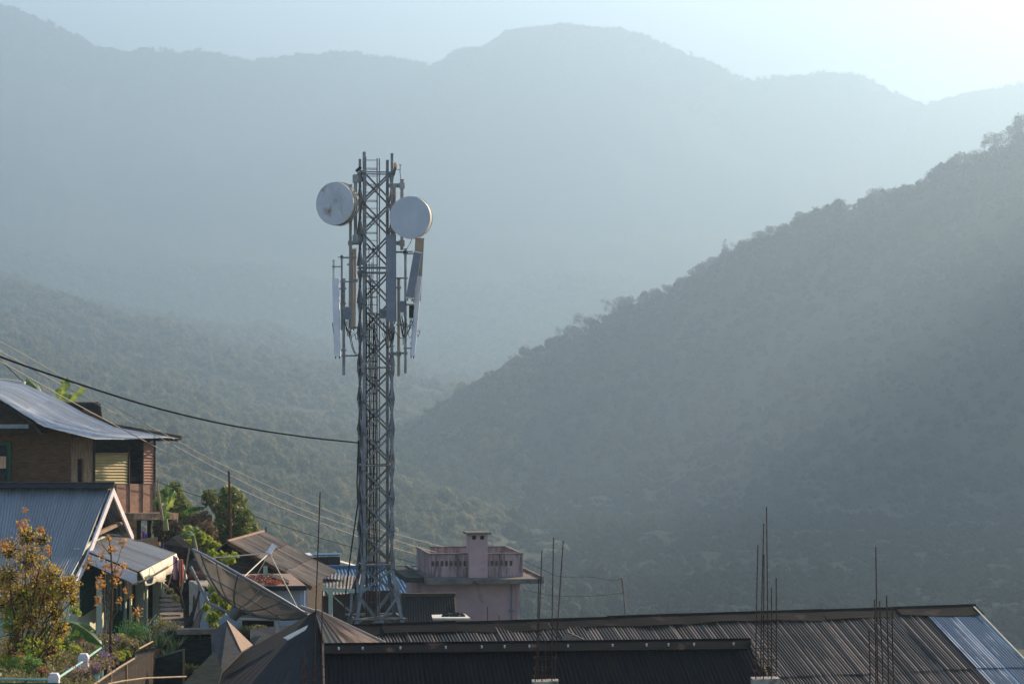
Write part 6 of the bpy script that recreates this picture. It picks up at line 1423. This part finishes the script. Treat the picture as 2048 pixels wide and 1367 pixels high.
dish = empty("mesh_dish", "large tilted see-through wire mesh satellite dish in front of the flat-roofed house", "satellite dish", loc=P(555, 1262, DD))
def dp(r, a): return dc + (maj * math.cos(a) + mnr * math.sin(a)) * (RD * r) + ax * (dep * (r * r - 1))
V = []; FF = []; nr_, na = 10, 72; rr = random.Random(12)
for j in range(nr_ + 1):
    for i in range(na): V.append(tuple(dp(max(j / nr_, .02), 2 * math.pi * i / na) + ax * (.03 * math.sin(i / na * 2 * math.pi * 12) * (j / nr_) ** 2)))
for j in range(nr_):
    for i in range(na): FF.append((j * na + i, j * na + (i + 1) % na, (j + 1) * na + (i + 1) % na, (j + 1) * na + i))
npmesh("mesh_bowl", V, FF, meshmat(), parent=dish, smooth=True)
DS = mat("dish_tube", (0.20, 0.22, 0.27), (0.28, 0.25, 0.21), rough=.5, metal=.3, scale=4)
m = MB(); m.tube([dp(1, 2 * math.pi * i / 64) for i in range(65)], .028, 6); m.build("rim", DS, dish)
for k in range(16):
    a = 2 * math.pi * (k + .5) / 16; m = MB(); m.tube([dp(j / 8, a) - ax * .02 for j in range(9)], [.022] * 5 + [.018] * 4, 5); m.build("rib", M['steel_dark'] if k % 2 else M['taupe'], dish)
for r_ in (.35, .68):
    m = MB(); m.tube([dp(r_, 2 * math.pi * i / 48) - ax * .03 for i in range(49)], .016, 5); m.build("hoop", M['steel_dark'], dish)
feed = dc + ax * .98
m = MB(); m.tube([feed - ax * .14, feed + ax * .10], [.06, .06], 10); m.tube([feed - ax * .16, feed - ax * .14], .1, 10); fo = m.build("feed_horn", M['radome_lit'], dish)
for a in (2.6, 4.6, .5, 1.6):
    m = MB(); m.tube([dp(.97, a), feed - ax * .14], .014, 6); m.build("feed_strut", M['cream'], dish)
m = MB(); cc = dp(0.02, 0); m.tube([cc, cc - ax * .3], [.18, .1], 12); m.build("hub", M['steel_dark'], dish)
m = MB(); q = cc - ax * .28; pb = P(556, 1300, DD); m.tube([q, P(552, 1238, DD), P(556, 1262, DD)], .04, 8); m.tube([P(556, 1232, DD), P(556, 1320, DD)], .05, 10); m.build("mount_pole", M['cream'], dish)
m = MB(); m.tube([dp(.9, math.pi) - ax * .25, dp(.4, math.pi) - ax * .35, cc - ax * .2, P(553, 1236, DD)], .04, 7); m.build("back_tube", DS, dish)
# ------------------------------------------------------------------ haze: one closed box of even air round the whole scene
def haze():
    m = bpy.data.materials.new("haze_air"); m.use_nodes = True; t = m.node_tree
    for n in list(t.nodes):
        if n.type != 'OUTPUT_MATERIAL': t.nodes.remove(n)
    pv = t.nodes.new("ShaderNodeVolumePrincipled"); pv.inputs["Color"].default_value = (0.298, 0.408, 0.522, 1)
    pv.inputs["Density"].default_value = HAZE_DENSITY; pv.inputs["Anisotropy"].default_value = HAZE_G
    t.links.new(pv.outputs[0], t.nodes[0].inputs["Volume"])
    b = MB(); b.box((2500, 3000, 290), (8500, 3700, 495)); o = b.build("haze", m); tag(o, kind="stuff", label="pale blue morning haze filling the valley air", cat="haze")
HAZE_DENSITY = 5.0e-4; HAZE_G = 0.6
haze()
